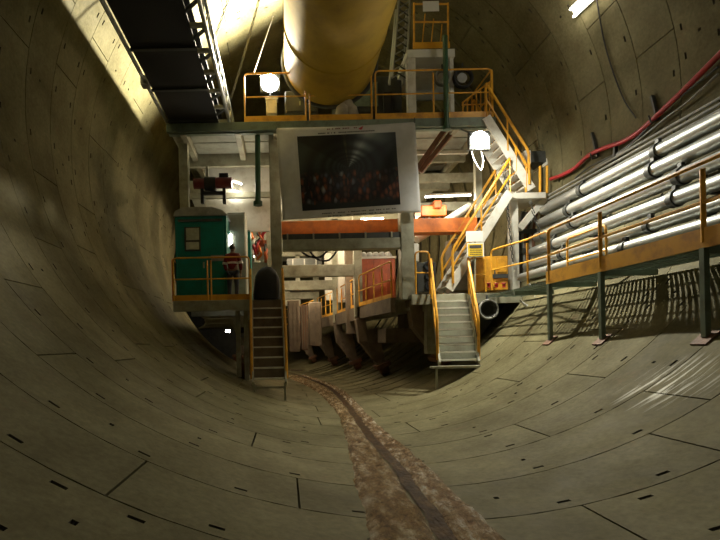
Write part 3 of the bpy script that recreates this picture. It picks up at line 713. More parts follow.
# chains
def chain(label, p, q, sag=0.15, r=0.03):
    p, q = Vector(p), Vector(q); L = (q - p).length; n = int(L / 0.11); mb = MB()
    for i in range(n):
        f = (i + 0.5) / n; c = p.lerp(q, f) - Vector((0, 0, sag * 4 * f * (1 - f))); d = (q - p).normalized()
        s1 = d.orthogonal().normalized(); s1 = s1 if i % 2 else d.cross(s1)
        mb.tube([c - d * 0.06 + s1 * 0.025, c + d * 0.06 + s1 * 0.025], 0.014, 5); mb.tube([c - d * 0.06 - s1 * 0.025, c + d * 0.06 - s1 * 0.025], 0.014, 5)
    return tag(mb.build('steel_chain', 'dark'), label, 'chain', 'hanging chains')
chain('steel chain hanging nearest the conveyor, upper left', Q(232, -12, 13.6), Q(213, 44, 13.8), 0.0)
chain('steel chain hanging from the crown left of the flood lamp', Q(262, -12, 13.8), Q(228, 108, 14.9), 0.1)
chain('bright chain hanging from the landing by the white post', Q(504, 172, 14.3), Q(513, 262, 14.3), 0.0)
chain('chain draped from the landing toward the walkway rail', Q(530, 200, 14.2), Q(556, 268, 13.5), 0.25)
tag(MB().tube([Q(273, 16, 14.6), Q(254, 72, 15.0)], 0.016, 6).build('stay_rod', 'grey'), 'thin pale stay rod slanting above the flood lamp', 'rod')

# ------------------------------------------------------------------ banner
def wob(u, v): return 0.05 * math.sin(u * 9 + v * 2.5) + 0.04 * math.sin(u * 4 - v * 7 + 1) + 0.05 * math.sin(u * 22 + v * 11) * max(0, abs(u - 0.5) * 2 - 0.4)
def quad(c, u, v): 
    a = Vector(c[0]).lerp(Vector(c[1]), u); b = Vector(c[3]).lerp(Vector(c[2]), u); return a.lerp(b, v)
BY = 14.33
BC = [(276, 128, 0), (415, 122, 0), (421, 212, 0), (283, 220, 0)]
def bannerp(px, py, off):
    u = (px - 276) / 142; v = (py - 124) / 92
    return Q(px, py, BY + wob(u, v) + off)
t = thing('banner', 'white cloth banner with a dark group photograph hung on the gantry front', 'banner', Q(346, 218, BY))
def sheet(corners, n, m_, off, matn, name, par, sagk=0):
    V = []; F = []
    for i in range(n + 1):
        for j in range(m_ + 1):
            q = quad(corners, i / n, j / m_); V.append(bannerp(q.x, q.y + sagk * math.sin(math.pi * i / n) * (1 - j / m_), off))
    for i in range(n):
        for j in range(m_): a = i * (m_ + 1) + j; F.append((a, a + 1, a + m_ + 2, a + m_ + 1))
    mb = MB(); mb.v = V; mb.f = F; o = mb.build(name, matn, par)
    uv = o.data.uv_layers.new(name='UVMap')
    for lp_ in o.data.loops:
        k = lp_.vertex_index; uv.data[lp_.index].uv = ((k // (m_ + 1)) / n, 1 - (k % (m_ + 1)) / m_)
    return o
o = sheet(BC, 44, 28, 0, 'cloth', 'cloth', t, 1.2)
so = o.modifiers.new('thick', 'SOLIDIFY'); so.thickness = 0.004; so.offset = -1
def print_mat():
    m = bpy.data.materials.new('banner_print'); m.use_nodes = True; tr = m.node_tree; b = tr.nodes['Principled BSDF']; L = tr.links.new
    uv = nd(tr, 'ShaderNodeUVMap'); sx = nd(tr, 'ShaderNodeSeparateXYZ'); L(uv.outputs[0], sx.inputs[0])
    def math_(op, a, bb=None):
        n = nd(tr, 'ShaderNodeMath', operation=op)
        for k, q in enumerate((a, bb)):
            if q is None: continue
            if isinstance(q, (int, float)): n.inputs[k].default_value = q
            else: L(q, n.inputs[k])
        return n.outputs[0]
    def ramp(src, els, interp='LINEAR'):
        r = nd(tr, 'ShaderNodeValToRGB'); r.color_ramp.interpolation = interp; e = r.color_ramp.elements
        e[0].position, e[0].color = els[0][0], (*els[0][1], 1); e[1].position, e[1].color = els[-1][0], (*els[-1][1], 1)
        for p, c in els[1:-1]: q = e.new(p); q.color = (*c, 1)
        L(src, r.inputs[0]); return r.outputs[0]
    def mix(f, a, c): 
        n = nd(tr, 'ShaderNodeMix', data_type='RGBA'); L(f, n.inputs[0]); L(a, n.inputs[6]); L(c, n.inputs[7]); return n.outputs[2]
    u, v = sx.outputs[0], sx.outputs[1]
    # tunnel background: dark green with a pale ribbed vault right of the middle
    du = math_('SUBTRACT', u, 0.5); dv = math_('SUBTRACT', v, 0.55); ang = math_('ARCTAN2', dv, du); rad = math_('SQRT', math_('ADD', math_('MULTIPLY', du, du), math_('MULTIPLY', dv, dv)))
    vault = ramp(math_('DIVIDE', ang, 3.14159), [(0.0, (0.01, 0.016, 0.014)), (0.2, (0.012, 0.018, 0.016)), (0.3, (0.1, 0.125, 0.115)), (0.36, (0.25, 0.28, 0.26)), (0.44, (0.03, 0.035, 0.03)), (0.5, (0.008, 0.01, 0.008)), (0.52, (0.06, 0.055, 0.02)), (0.54, (0.007, 0.009, 0.006)), (0.78, (0.006, 0.009, 0.007)), (0.8, (0.02, 0.028, 0.024)), (1.0, (0.016, 0.022, 0.02))])
    ribs = math_('MULTIPLY', math_('ADD', math_('SINE', math_('DIVIDE', 9.0, math_('ADD', rad, 0.12))), 1.6), 0.45)
    sc = nd(tr, 'ShaderNodeVectorMath', operation='SCALE'); L(vault, sc.inputs[0]); L(ribs, sc.inputs['Scale'])
    # crowd: rows of cells in orange-brown and dark, pale specks for helmets
    mp = nd(tr, 'ShaderNodeMapping'); mp.inputs['Scale'].default_value = (26, 11, 1); L(uv.outputs[0], mp.inputs[0])
    vo = nd(tr, 'ShaderNodeTexVoronoi'); vo.inputs['Scale'].default_value = 1.0; L(mp.outputs[0], vo.inputs['Vector'])
    sp_ = nd(tr, 'ShaderNodeSeparateColor'); L(vo.outputs['Color'], sp_.inputs[0])
    crowd = ramp(sp_.outputs[0], [(0.0, (0.015, 0.013, 0.01)), (0.3, (0.02, 0.02, 0.018)), (0.36, (0.22, 0.055, 0.02)), (0.6, (0.28, 0.08, 0.03)), (0.7, (0.09, 0.035, 0.02)), (0.88, (0.035, 0.05, 0.08)), (0.96, (0.3, 0.3, 0.28))])
    dk = ramp(vo.outputs['Distance'], [(0.1, (1, 1, 1)), (0.65, (0.12, 0.12, 0.12))])
    mm = nd(tr, 'ShaderNodeMix', data_type='RGBA', blend_type='MULTIPLY'); mm.inputs[0].default_value = 1; L(crowd, mm.inputs[6]); L(dk, mm.inputs[7])
    nz = nd(tr, 'ShaderNodeTexNoise'); nz.inputs['Scale'].default_value = 9; L(uv.outputs[0], nz.inputs['Vector'])
    vv = math_('ADD', v, math_('MULTIPLY', math_('SUBTRACT', nz.outputs[0], 0.5), 0.12))
    mask = ramp(vv, [(0.07, (0, 0, 0)), (0.12, (1, 1, 1)), (0.46, (1, 1, 1)), (0.52, (0, 0, 0))])
    L(mix(mask, sc.outputs[0], mm.outputs[2]), b.inputs['Base Color']); b.inputs['Roughness'].default_value = 0.45
    MT['print'] = m
print_mat()
sheet([(297, 136.5, 0), (395.5, 132, 0), (400.5, 204.5, 0), (302.5, 211, 0)], 40, 26, -0.006, 'print', 'printed_photo', t)
def textline(name, x0, y0, x1, y1, hgt, gapw, matn, words):
    mb = MB(); x = 0.0
    tot = x1 - x0
    while x < tot:
        wd = random.uniform(1.0, 2.0) * gapw
        if random.random() < 0.78:
            f = x / tot; yy = y0 + (y1 - y0) * f
            a = bannerp(x0 + x, yy - hgt / 2, -0.007); b_ = bannerp(min(x1, x0 + x + wd * 0.75), yy - hgt / 2, -0.007); c = bannerp(min(x1, x0 + x + wd * 0.75), yy + hgt / 2, -0.007); d = bannerp(x0 + x, yy + hgt / 2, -0.007)
            mb.add([a, b_, c, d], [(0, 1, 2, 3)])
        x += wd
    return mb.build(name, matn, t)
textline('caption_line', 318, 133.6, 376, 130.4, 1.3, 1.0, 'ink', 0)
textline('caption_line', 327, 129.2, 357, 127.6, 1.1, 1.2, 'darkred', 0)
textline('caption_line', 322, 213.6, 396, 208.4, 1.0, 1.0, 'ink', 0)
textline('caption_line', 328, 216.2, 388, 211.9, 0.9, 1.0, 'ink', 0)
mb = MB(); mb.add([bannerp(358.5, 128.6, -0.008), bannerp(361, 127, -0.008), bannerp(363.5, 125.8, -0.008), bannerp(362, 129.4, -0.008), bannerp(360, 129.8, -0.008)], [(0, 1, 2, 3, 4)]); mb.build('red_emblem', 'red', t)
for px, py in ((276.5, 128.5), (414.5, 122.8)): MB().tube([Q(px, py, BY + 0.0), Q(px, py - 5, YG)], 0.015, 6).build('tie', 'dark', t)

# ------------------------------------------------------------------ left platform: cabin, person, rail, bag
YC = 15.1
t = thing('site_cabin', 'teal site cabin with a small window and grey roof on the left platform', 'cabin', (Q(201, 297, YC).x, YC, lz))
ca, cb = Q(175.5, 250, YC).x, Q(227, 250, YC).x; ctop = Q(200, 216, YC).z
MB().box((ca, YC, lz), (cb, YC + 1.7, ctop)).build('body', 'teal', t, bevel=0.02)
mb = MB(); V = []
prof = [(ca - 0.04, ctop), (ca + 0.02, ctop + 0.16), (ca + 0.25, ctop + 0.27), (cb - 0.45, ctop + 0.27), (cb - 0.12, ctop + 0.16), (cb + 0.04, ctop)]
mb.prism(prof, YC - 0.05, YC + 1.75); mb.build('roof', 'grey', t)
MB().bpx(201, 222, 224, 295, YC - 0.03, YC).build('door', 'teal', t, bevel=0.008)
wn = MB().bpx(184.5, 227, 200.5, 251, YC - 0.04, YC).build('window_frame', 'dark', t)
MB().bpx(186, 228, 199, 240, YC - 0.05, YC - 0.035).build('pane', 'glass', wn); MB().bpx(186, 242, 199, 249.5, YC - 0.05, YC - 0.035).build('pane', 'glass', wn)
dh = MB().bpx(203, 262, 204.5, 268, YC - 0.06, YC - 0.03).build('door_handle', 'steel', t)
MB().bpx(211, 255, 224, 261, YC - 0.045, YC - 0.03).build('door_plate', 'grey', t)
MB().bpx(178, 219, 222, 221.5, YC - 0.035, YC).build('top_trim', 'dark', t)
for px in (176.5, 226): MB().bpx(px - 0.8, 217, px + 0.8, 297, YC - 0.02, YC).build('corner_strip', 'teal', t)
# roof clutter: motor winch
t = thing('hoist_winch', 'dark red hoist winch hanging under the deck above the cabin', 'winch', Q(212, 200, 15.6))
MB().tube([Q(194, 184, 15.6), Q(205, 184, 15.6)], 0.17, 14).build('motor', 'darkred', t); MB().tube([Q(205, 184, 15.6), Q(216, 184, 15.6)], 0.22, 14).build('drum', 'black', t); MB().tube([Q(216, 183, 15.6), Q(232, 183, 15.6)], 0.18, 14).build('gearbox', 'darkred', t)
for px in (202, 224): MB().bpx(px - 1.5, 187, px + 1.5, 203, 15.55, 15.7).build('cradle_leg', 'black', t)
MB().bpx(202, 191, 224, 194, 15.55, 15.7).build('cradle_bar', 'black', t); MB().bpx(219, 173, 228, 180, 15.55, 15.75).build('switch_box', 'black', t)
mb = MB().bpx(206, 165, 208, 181, 15.55, 15.65); mb.build('hanger', 'steel', t)
# pale cabinet behind the person, and neighbours
t = thing('tall_cabinet', 'tall pale cabinet behind the person', 'cabinet', Q(238, 297, 16.0))
MB().bpx(228, 212, 246, 300, 16.0, 16.9).build('body', 'panel', t, bevel=0.02); MB().bpx(229, 214, 245, 297, 15.97, 16.0).build('door', 'panel', t, bevel=0.01)
MB().bpx(228, 234, 231.5, 246, 15.93, 15.97).build('lit_display', 'bulb_light', t)
t = thing('teal_locker', 'narrow teal locker deeper on the left platform', 'locker', Q(249, 297, 17.2))
MB().bpx(245.5, 230, 251, 300, 17.2, 17.8).build('body', 'teal', t, bevel=0.01); MB().bpx(246, 235, 250.5, 262, 17.17, 17.2).build('door', 'teal', t)
t = thing('hydraulic_unit', 'orange-red hydraulic unit with hoses deep behind the stairs', 'machine', Q(259, 300, 18.4))
MB().bpx(251, 262, 269, 300, 18.4, 19.4).build('tank', 'panel', t, bevel=0.02)
for i in range(16):
    x = random.uniform(251, 267); y = random.uniform(226, 258)
    MB().tube(smooth([Q(x + random.uniform(-3, 3), y - 7, 18.3), Q(x, y - 2, 18.15), Q(x + random.uniform(-3, 3), y + 2, 18.2), Q(x + random.uniform(-4, 4), y + 7, 18.3)]), random.uniform(0.03, 0.07), 8).build('hose', ('orangered', 'red', 'orange', 'dark', 'paper')[i % 5], t)
MB().bpx(252, 240, 267, 246, 18.35, 18.7).build('manifold', 'orangered', t, bevel=0.02)
MB().bpx(256, 247, 266, 260, 18.3, 18.4).build('gauge_panel', 'paper', t)
# rail of left platform
def plp(px): p = Q(px, 299, YG + 0.05); return Vector((p.x, YG + 0.05, lz))
guard_rail('yellow guard rail in front of the teal cabin', [plp(174), plp(208), plp(211.5), plp(250)], 1.3, 0.17)
p = plp(174)
guard_rail('orange side guard rail left of the teal cabin', [p + Vector((-0.05, 0.1, 0)), p + Vector((-0.12, 1.6, 0))], 1.3, 0.1, 'orange')
# stairs
YB = 13.15
bz = 0.72
b_ = Q(269.5, 384, YB); tp = Q(267, 303, 14.45); 
staircase('dim steel staircase with yellow handrails on the left, below the black cover', Vector((b_.x, YB, b_.z)), Vector((tp.x, 14.45, lz - 0.15)), (0.84, 0, 0), 8, rh=1.05, tread_d=0.2, group='gantry access stairs')
tl = thing('support_trestle', 'steel trestle under the left staircase', 'frame', (b_.x, YB, 0.3))
for s_ in (-1, 1):
    x = b_.x + s_ * 0.42; MB().box((x - 0.03, YB, floor_z(x) - 0.0), (x + 0.03, YB + 0.08, b_.z + 0.02)).build('leg', 'steel', tl)
MB().bar((b_.x - 0.42, YB + 0.04, b_.z - 0.1), (b_.x + 0.42, YB + 0.04, b_.z - 0.1), 0.04, 0.06).build('tie', 'steel', tl)
b2 = Q(459, 364, 12.75); t2 = Q(450, 292, 14.1)
staircase('lit steel staircase with bright yellow handrails on the right', b2, Vector((t2.x, 14.1, lz - 0.12)), (0.98, 0, 0), 9, rh=1.15, tread_d=0.22, rm='panel', group='gantry access stairs')
tl = thing('foot_grid', 'steel foot grid under the right staircase', 'plate', (b2.x, 12.7, b2.z - 0.1))
MB().box((b2.x - 0.75, 12.5, b2.z - 0.1), (b2.x + 0.75, 12.85, b2.z - 0.04)).build('plate', 'steel', tl)
for s_ in (0.66,): MB().box((b2.x + s_ - 0.02, 12.55, floor_z(b2.x + s_)), (b2.x + s_ + 0.02, 12.6, b2.z - 0.1)).build('prop', 'steel', tl)
MB().box((b2.x - 0.68, 12.55, floor_z(b2.x - 0.66)), (b2.x - 0.63, 12.6, b2.z - 0.1)).build('prop', 'steel', tl)
# black covered heap at head of left stair
mb = MB(); c = Q(266.5, 301, 14.7); c.z = lz - 0.0
prof = [(0, 0.42), (0.15, 0.43), (0.45, 0.41), (0.7, 0.37), (0.88, 0.28), (0.98, 0.15), (1.02, 0.02)]
n = 24
for z, r in prof:
    for j in range(n):
        a = 2 * math.pi * j / n; k = 1 + 0.04 * math.sin(5 * a + z * 3) + 0.025 * math.sin(11 * a - z * 7)
        mb.v.append(Vector((c.x + r * k * math.cos(a) * 0.95 + 0.03 * z, c.y + r * k * math.sin(a) * 0.7, c.z + z)))
for i in range(len(prof) - 1):
    for j in range(n): mb.f.append((i * n + j, i * n + (j + 1) % n, (i + 1) * n + (j + 1) % n, (i + 1) * n + j))
mb.f.append(tuple((len(prof) - 1) * n + j for j in range(n)))
tag(mb.build('covered_heap', 'black'), 'rounded black plastic covered heap at the top of the left staircase', 'cover')

# person
def skin_mesh(name, joints, edges, matn, parent, root=0, sub=2):
    me = bpy.data.meshes.new(name); o0 = ORI[parent.name]
    me.from_pydata([Vector(j[:3]) for j in joints], edges, []); me.update()
    o = bpy.data.objects.new(name, me); C.objects.link(o); o.parent = parent
    sk = o.modifiers.new('skin', 'SKIN'); sk.use_smooth_shade = True
    if not me.skin_vertices: me.skin_vertices.new() if hasattr(me.skin_vertices, 'new') else None
    lay = me.skin_vertices[0].data
    for i, j in enumerate(joints): lay[i].radius = (j[3], j[4] if len(j) > 4 else j[3]); lay[i].use_root = (i == root)
    sb = o.modifiers.new('sub', 'SUBSURF'); sb.levels = sub; sb.render_levels = sub
    me.materials.append(MT[matn]); ORI[o.name] = o0
    return o
def person(loc, yaw):
    t = thing('person', 'person in a dark red jacket with a white reflective band and blue jeans', 'person', loc)
    t.rotation_euler = (0, 0, yaw)
    # continuous body in skin, clothes as shells over it (local coordinates, faces -Y)
    J = [(0, 0, 0.95, .13, .10), (0, 0.01, 1.15, .14, .10), (0, 0.01, 1.36, .16, .10), (0, 0, 1.48, .06), (0, -0.01, 1.55, .055),
         (-.17, 0.01, 1.40, .06), (-.24, 0.02, 1.14, .045), (-.22, -0.10, 0.92, .035), (-.2, -0.15, 0.84, .03),
         (.17, 0.01, 1.40, .06), (.24, 0.02, 1.14, .045), (.22, -0.08, 0.92, .035), (.2, -0.13, 0.84, .03),
         (-.1, 0, .88, .085), (-.11, -0.01, .48, .06), (-.11, 0.02, .09, .042), (.1, 0, .88, .085), (.12, -0.01, .48, .06), (.12, 0.02, .09, .042)]
    E = [(0, 1), (1, 2), (2, 3), (3, 4), (2, 5), (5, 6), (6, 7), (7, 8), (2, 9), (9, 10), (10, 11), (11, 12), (0, 13), (13, 14), (14, 15), (0, 16), (16, 17), (17, 18)]
    skin_mesh('body', J, E, 'skin', t)
    skin_mesh('jacket', [(0, 0, 0.90, .17, .13), (0, 0.01, 1.15, .17, .13), (0, 0.01, 1.37, .18, .125), (0, 0.005, 1.46, .09), (-.18, 0.01, 1.40, .085), (-.26, 0.02, 1.14, .066), (-.23, -0.09, 0.94, .052), (.18, 0.01, 1.40, .085), (.26, 0.02, 1.14, .066), (.23, -0.07, 0.94, .052)],
              [(0, 1), (1, 2), (2, 3), (2, 4), (4, 5), (5, 6), (2, 7), (7, 8), (8, 9)], 'jacket', t)
    skin_mesh('trousers', [(0, 0, .93, .15, .12), (-.1, 0, .84, .1), (-.115, -0.01, .48, .075), (-.115, 0.02, .1, .06), (.1, 0, .84, .1), (.125, -0.01, .48, .075), (.125, 0.02, .1, .06)], [(0, 1), (1, 2), (2, 3), (0, 4), (4, 5), (5, 6)], 'jeans', t)
    o0 = ORI[t.name]
    def loc_build(mb, name, m, par=t):
        mb.v = [v + o0 for v in mb.v]; return mb.build(name, m, par)
    def ell(c, r, n=14, m=10):
        mb = MB(); pts = []; rr = []
        V = []
        for i in range(m + 1):
            a = math.pi * i / m
            for j in range(n):
                b = 2 * math.pi * j / n; V.append(Vector((c[0] + r[0] * math.sin(a) * math.cos(b), c[1] + r[1] * math.sin(a) * math.sin(b), c[2] + r[2] * math.cos(a))))
        F = [(i * n + j, i * n + (j + 1) % n, (i + 1) * n + (j + 1) % n, (i + 1) * n + j) for i in range(m) for j in range(n)]
        mb.v = V; mb.f = F; return mb
    hd = loc_build(ell((0, -0.015, 1.63), (.078, .098, .118)), 'head', 'skin')
    loc_build(ell((0, 0.012, 1.665), (.092, .102, .10)), 'hair', 'hair', hd)
    loc_build(ell((0, -0.115, 1.615), (.014, .02, .024), 8, 6), 'nose', 'skin', hd)
    for s_ in (-1, 1):
        loc_build(ell((s_ * .032, -0.104, 1.637), (.012, .008, .008), 8, 6), 'eye', 'hair', hd)
        loc_build(ell((s_ * .08, -0.005, 1.625), (.012, .02, .03), 8, 6), 'ear', 'skin', hd)
    loc_build(MB().box((-.024, -0.112, 1.572), (.024, -0.095, 1.58)), 'mouth', 'darkred', hd)
    # reflective band round chest and arms
    mb = MB(); n = 20
    for z in (1.13, 1.19):
        for j in range(n): a = 2 * math.pi * j / n; mb.v.append(Vector((.185 * math.cos(a), .01 + .15 * math.sin(a), z)))
    mb.f = [(j, (j + 1) % n, (j + 1) % n + n, j + n) for j in range(n)]
    loc_build(mb, 'reflective_band', 'reflective')
    for s_ in (-1, 1):
        loc_build(MB().tube([(s_ * .245, 0.02, 1.20), (s_ * .258, 0.02, 1.13)], .076, 12), 'sleeve_band', 'reflective')
        loc_build(ell((s_ * .12, -0.05, .05), (.05, .13, .05)), 'shoe', 'black')
        # hands: palm with five fingers
        hx, hy, hz = s_ * .2, (-0.15 if s_ < 0 else -0.13), .84
        h = loc_build(ell((hx, hy - 0.01, hz - 0.03), (.022, .035, .05), 10, 8), 'hand', 'skin')
        for k in range(4):
            fy = hy + 0.018 - 0.016 * k; ln = (.06, .07, .066, .05)[k]
            loc_build(MB().tube([(hx, fy, hz - .06), (hx - s_ * .006, fy - .004, hz - .06 - ln * .5), (hx - s_ * .02, fy - .008, hz - .06 - ln)], [.009, .008, .006], 6), 'finger', 'skin', h)
        loc_build(MB().tube([(hx, hy - .035, hz - .01), (hx - s_ * .01, hy - .06, hz - .035), (hx - s_ * .015, hy - .065, hz - .06)], [.01, .009, .007], 6), 'thumb', 'skin', h)
    return t
pp = Q(233.5, 297, 14.85)
person((pp.x, 14.85, lz), R_(166))

# ------------------------------------------------------------------ right platform equipment
t = thing('orange_cabinet', 'bright orange equipment cabinet on the right platform', 'cabinet', Q(497, 290, 14.35))
MB().bpx(484, 256, 508, 290, 14.35, 15.0).build('body', 'yellow', t, bevel=0.015)
MB().bpx(486, 258, 496, 287, 14.32, 14.35).build('door', 'yellow', t, bevel=0.008); MB().bpx(497.5, 258, 506.5, 272, 14.32, 14.35).build('door', 'yellow', t, bevel=0.008)
MB().bpx(492, 274, 508, 278, 14.3, 14.35).build('vent_slot', 'dark', t); MB().bpx(494.5, 270, 495.5, 275, 14.29, 14.32).build('handle', 'dark', t)
t = thing('red_valves', 'row of small red valves at the foot of the orange cabinet', 'valves', Q(497, 290, 14.25))
for i, px in enumerate((489, 496.5, 504)): 
    c = Q(px, 287.5, 14.22); MB().tube([c, c + Vector((0, 0, 0.1))], 0.05, 8).build('valve_body', 'red', t); MB().ring(c + Vector((0, 0, 0.12)), (0, 0, 1), 0.06, 0.015, 12, 5).build('hand_wheel', 'red', t)
t = thing('caution_sign', 'yellow caution sign with a white notice above it by the right stairs', 'sign', Q(475, 262, 13.95))
MB().bpx(467, 243, 484, 257, 13.95, 13.98).build('sign_plate', 'paper', t); MB().bpx(468.2, 244, 482.8, 256, 13.94, 13.952).build('yellow_face', 'signyellow', t)
MB().bpx(469.5, 245, 481.5, 248.2, 13.935, 13.942).build('header_bar', 'ink', t)
mb = MB()
for r_ in range(3):
    x = 470.0
    while x < 481:
        wd = random.uniform(0.6, 1.4); mb.bpx(x, 249.6 + r_ * 2.1, x + wd, 250.6 + r_ * 2.1, 13.936, 13.941); x += wd + 0.35
mb.build('lettering', 'ink', t)
MB().bpx(466, 231, 483, 241.5, 13.95, 13.97).build('white_notice', 'paper', t)
MB().tube([Q(475, 231, 13.99), Q(475, 291, 13.99)], 0.025, 8).build('sign_post', 'steel', t)
guard_rail('yellow guard rail left of the lit staircase', [Q(416, 294, 14.15), Q(430, 294, 14.15)], 1.25, 0, mid=(0.5,))
guard_rail('yellow guard rail between sign and orange cabinet', [Q(470, 292, 14.15), Q(486, 291.5, 14.15)], 1.0, 0, mid=(0.5,))
c = Q(488, 309.5, 14.0); s_ = 14.0 / FPX
t = thing('hose_coil', 'black coiled hose hanging below the right platform', 'hose', c)
for k in range(4): MB().ring(c + Vector((0.015 * (k % 2), 0.045 * k - 0.06, 0)), (0, 1, 0.05 * k), (9.2 - 1.2 * (k % 3)) * s_, 0.03, 24, 6).build('hose_loop', 'grey' if k == 0 else 'dark', t)
MB().bar(c + Vector((0, 0.03, 0.2)), c + Vector((0, 0.06, 0.42)), 0.05, 0.05).build('hook', 'dark', t)
tag(MB().tube(smooth([Q(529, 284, 13.6), Q(535, 292, 13.5), Q(534, 302, 13.4), Q(528, 306, 13.5), Q(520, 300, 13.7)]), 0.025, 6).build('loose_cable', 'grey'), 'grey cable looping down at the end of the right platform', 'cable')
# dark machinery mass under right platform
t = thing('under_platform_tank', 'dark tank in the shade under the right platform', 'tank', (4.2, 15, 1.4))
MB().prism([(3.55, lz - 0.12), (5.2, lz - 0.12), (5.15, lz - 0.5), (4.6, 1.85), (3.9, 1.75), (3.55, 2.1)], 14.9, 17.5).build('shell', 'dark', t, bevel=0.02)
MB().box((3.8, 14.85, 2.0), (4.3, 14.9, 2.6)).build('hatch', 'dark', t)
# machines on the right deck behind the stairs
t = thing('container', 'orange-red steel container on the right inner deck', 'container', (2.1, 19.2, lz))
x0, x1_ = Q(360, 280, 18.6).x, Q(396, 280, 18.6).x
MB().box((x0, 18.65, lz), (x1_, 21.4, 5.0)).build('body', 'orangered', t, bevel=0.02)
for i in range(6):
    x = x0 + 0.1 + i * (x1_ - x0 - 0.2) / 5; MB().box((x - 0.03, 18.61, lz + 0.1), (x + 0.03, 18.65, 4.9)).build('rib', 'orangered', t)
MB().box((x0 - 0.03, 18.6, 4.98), (x1_ + 0.03, 21.45, 5.06)).build('roof', 'white', t)
for i in range(5):
    p = Vector((x0 + 0.2 + i * 0.24, 18.9, 5.06)); 
    o = tag(MB().tube([p, p + Vector((0.0, 0, 0.08)), p + Vector((0.03, 0, 0.16)), p + Vector((0.05, 0, 0.22))], [0.16, 0.18, 0.13, 0.04], 10).build('white_bag', 'cloth'), '%s white bag in the row on top of the orange container' % ('leftmost', 'second', 'middle', 'fourth', 'rightmost')[i], 'bag', 'white bags on the container')
t = thing('pump_set', 'dark pump set with round ports beside the right portal leg', 'pump', Q(425, 288, 15.2))
MB().bpx(417, 262, 436, 292, 15.2, 16.0).build('base', 'dark', t, bevel=0.02)
for px, py in ((429, 266), (430, 276), (430, 286)): MB().ring(Q(px, py, 15.15), (0, 1, 0), 0.13, 0.04, 16, 6).build('port', 'black', t)
MB().bpx(413, 243, 419, 262, 15.3, 15.6).build('tank', 'white', t, bevel=0.03)
t = thing('inclined_pipe', 'pale inclined pipe rising behind the yellow railed stairs', 'pipe', Q(425, 240, 15.8))
MB().tube([Q(416, 240, 15.9), Q(470, 206, 16.4)], 0.13, 12).build('pipe', 'white', t); MB().tube([Q(438, 226, 16.1), Q(441, 224, 16.13)], 0.17, 12).build('flange', 'white', t)
t = thing('orange_machine', 'orange machine with dark frame under the fluorescent light', 'machine', Q(440, 225, 16.4))
MB().bpx(421, 205, 447, 216, 16.5, 17.3).build('body', 'orange', t, bevel=0.03); MB().bpx(434, 200, 442, 208, 16.4, 17).build('motor', 'orangered', t, bevel=0.03)
for i in range(5): MB().bpx(424 + i * 5, 216, 425.4 + i * 5, 232, 16.6, 16.7).build('frame_leg', ('dark', 'grey')[i % 2], t)
MB().bpx(421, 223, 447, 226, 16.55, 16.7).build('shelf', 'grey', t)
t = thing('cable_cabinet', 'grey cabinet behind the lit stairs on the right deck', 'cabinet', Q(461, 292, 15.7))
MB().bpx(452, 238, 486, 292, 15.75, 16.4).build('body', 'brown', t, bevel=0.02); MB().bpx(454, 240, 468, 290, 15.72, 15.75).build('door', 'grey', t); MB().bpx(470, 240, 484, 290, 15.72, 15.75).build('door', 'grey', t)
t = thing('valve_stack', 'dark pipework stack behind the landing post', 'pipework', Q(535, 292, 14.9))
for i in range(6):
    px = 520 + i * 2.6; MB().tube(smooth([Q(px, 291, 15.0), Q(px + 1, 262, 15.0), Q(px - 1, 236, 15.05), Q(px + 3, 212, 15.1)]), 0.07, 8).build('riser_pipe', ('dark', 'grey', 'rust')[i % 3], t)
MB().bpx(519, 248, 535, 253, 14.9, 15.1).build('header', 'dark', t)
MB().bpx(519, 229, 537, 233, 14.9, 15.1).build('header', 'dark', t)
# inner clutter on the left inner side and white wall panels far inside
for (a, b, c_, d, Y, m, lab) in ((325, 332, 250, 300, 25.2, 'white', 'white panel deep inside the gantry, left one'), (338, 349, 246, 302, 21.6, 'white', 'white panel deep inside the gantry, right one'), (346, 355, 246, 334, 19.6, 'brown', 'brown steel upright beside the beige leg inside the gantry')):
    t = thing('screen_board', lab, 'board', Q((a + b) / 2, d, Y)); MB().bpx(a, c_, b, d, Y, Y + 0.3).build('sheet', m, t, bevel=0.01); MB().bpx(a, c_, b, c_ + 3, Y - 0.03, Y).build('cap', 'steel', t)
for i, (a, b, c_, d, Y, m) in enumerate(((288, 300, 300, 352, 20.5, 'brown'), (301, 308, 305, 350, 21.5, 'rust'), (309, 322, 302, 346, 23.5, 'brown'), (287, 322, 258, 270, 24.5, 'dark'), (290, 321, 284, 290, 24.5, 'dark'))):
    t = thing('inner_machine', ('brown steel box by the inner left leg', 'narrow rusty cabinet between two brown boxes', 'brown ribbed box farther along the inner left side', 'dark pipe cage above the inner beam', 'dark pipe cage below the inner beam')[i], 'machine', Q((a + b) / 2, d, Y))
    MB().bpx(a, c_, b, d, Y, Y + 1).build('body', m, t, bevel=0.03)
    for k in range(3): x = a + (b - a) * (k + 0.5) / 3; MB().bpx(x - 0.6, c_ + 1, x + 0.6, d - 1, Y - 0.06, Y).build('rib', 'brown' if i < 3 else 'grey', t)
for (px, py, lab) in ((300, 243, 'black cable sagging under the front cross beam'), (309, 246, 'second black cable sagging lower under the cross beam')):
    tag(MB().tube(smooth([Q(px, 250, 14.9), Q(px + 8, py + 13, 14.9), Q(px + 20, py + 14, 14.9), Q(px + 29, 249, 14.9)]), 0.03, 6).build('sagging_cable', 'black'), lab, 'cable')
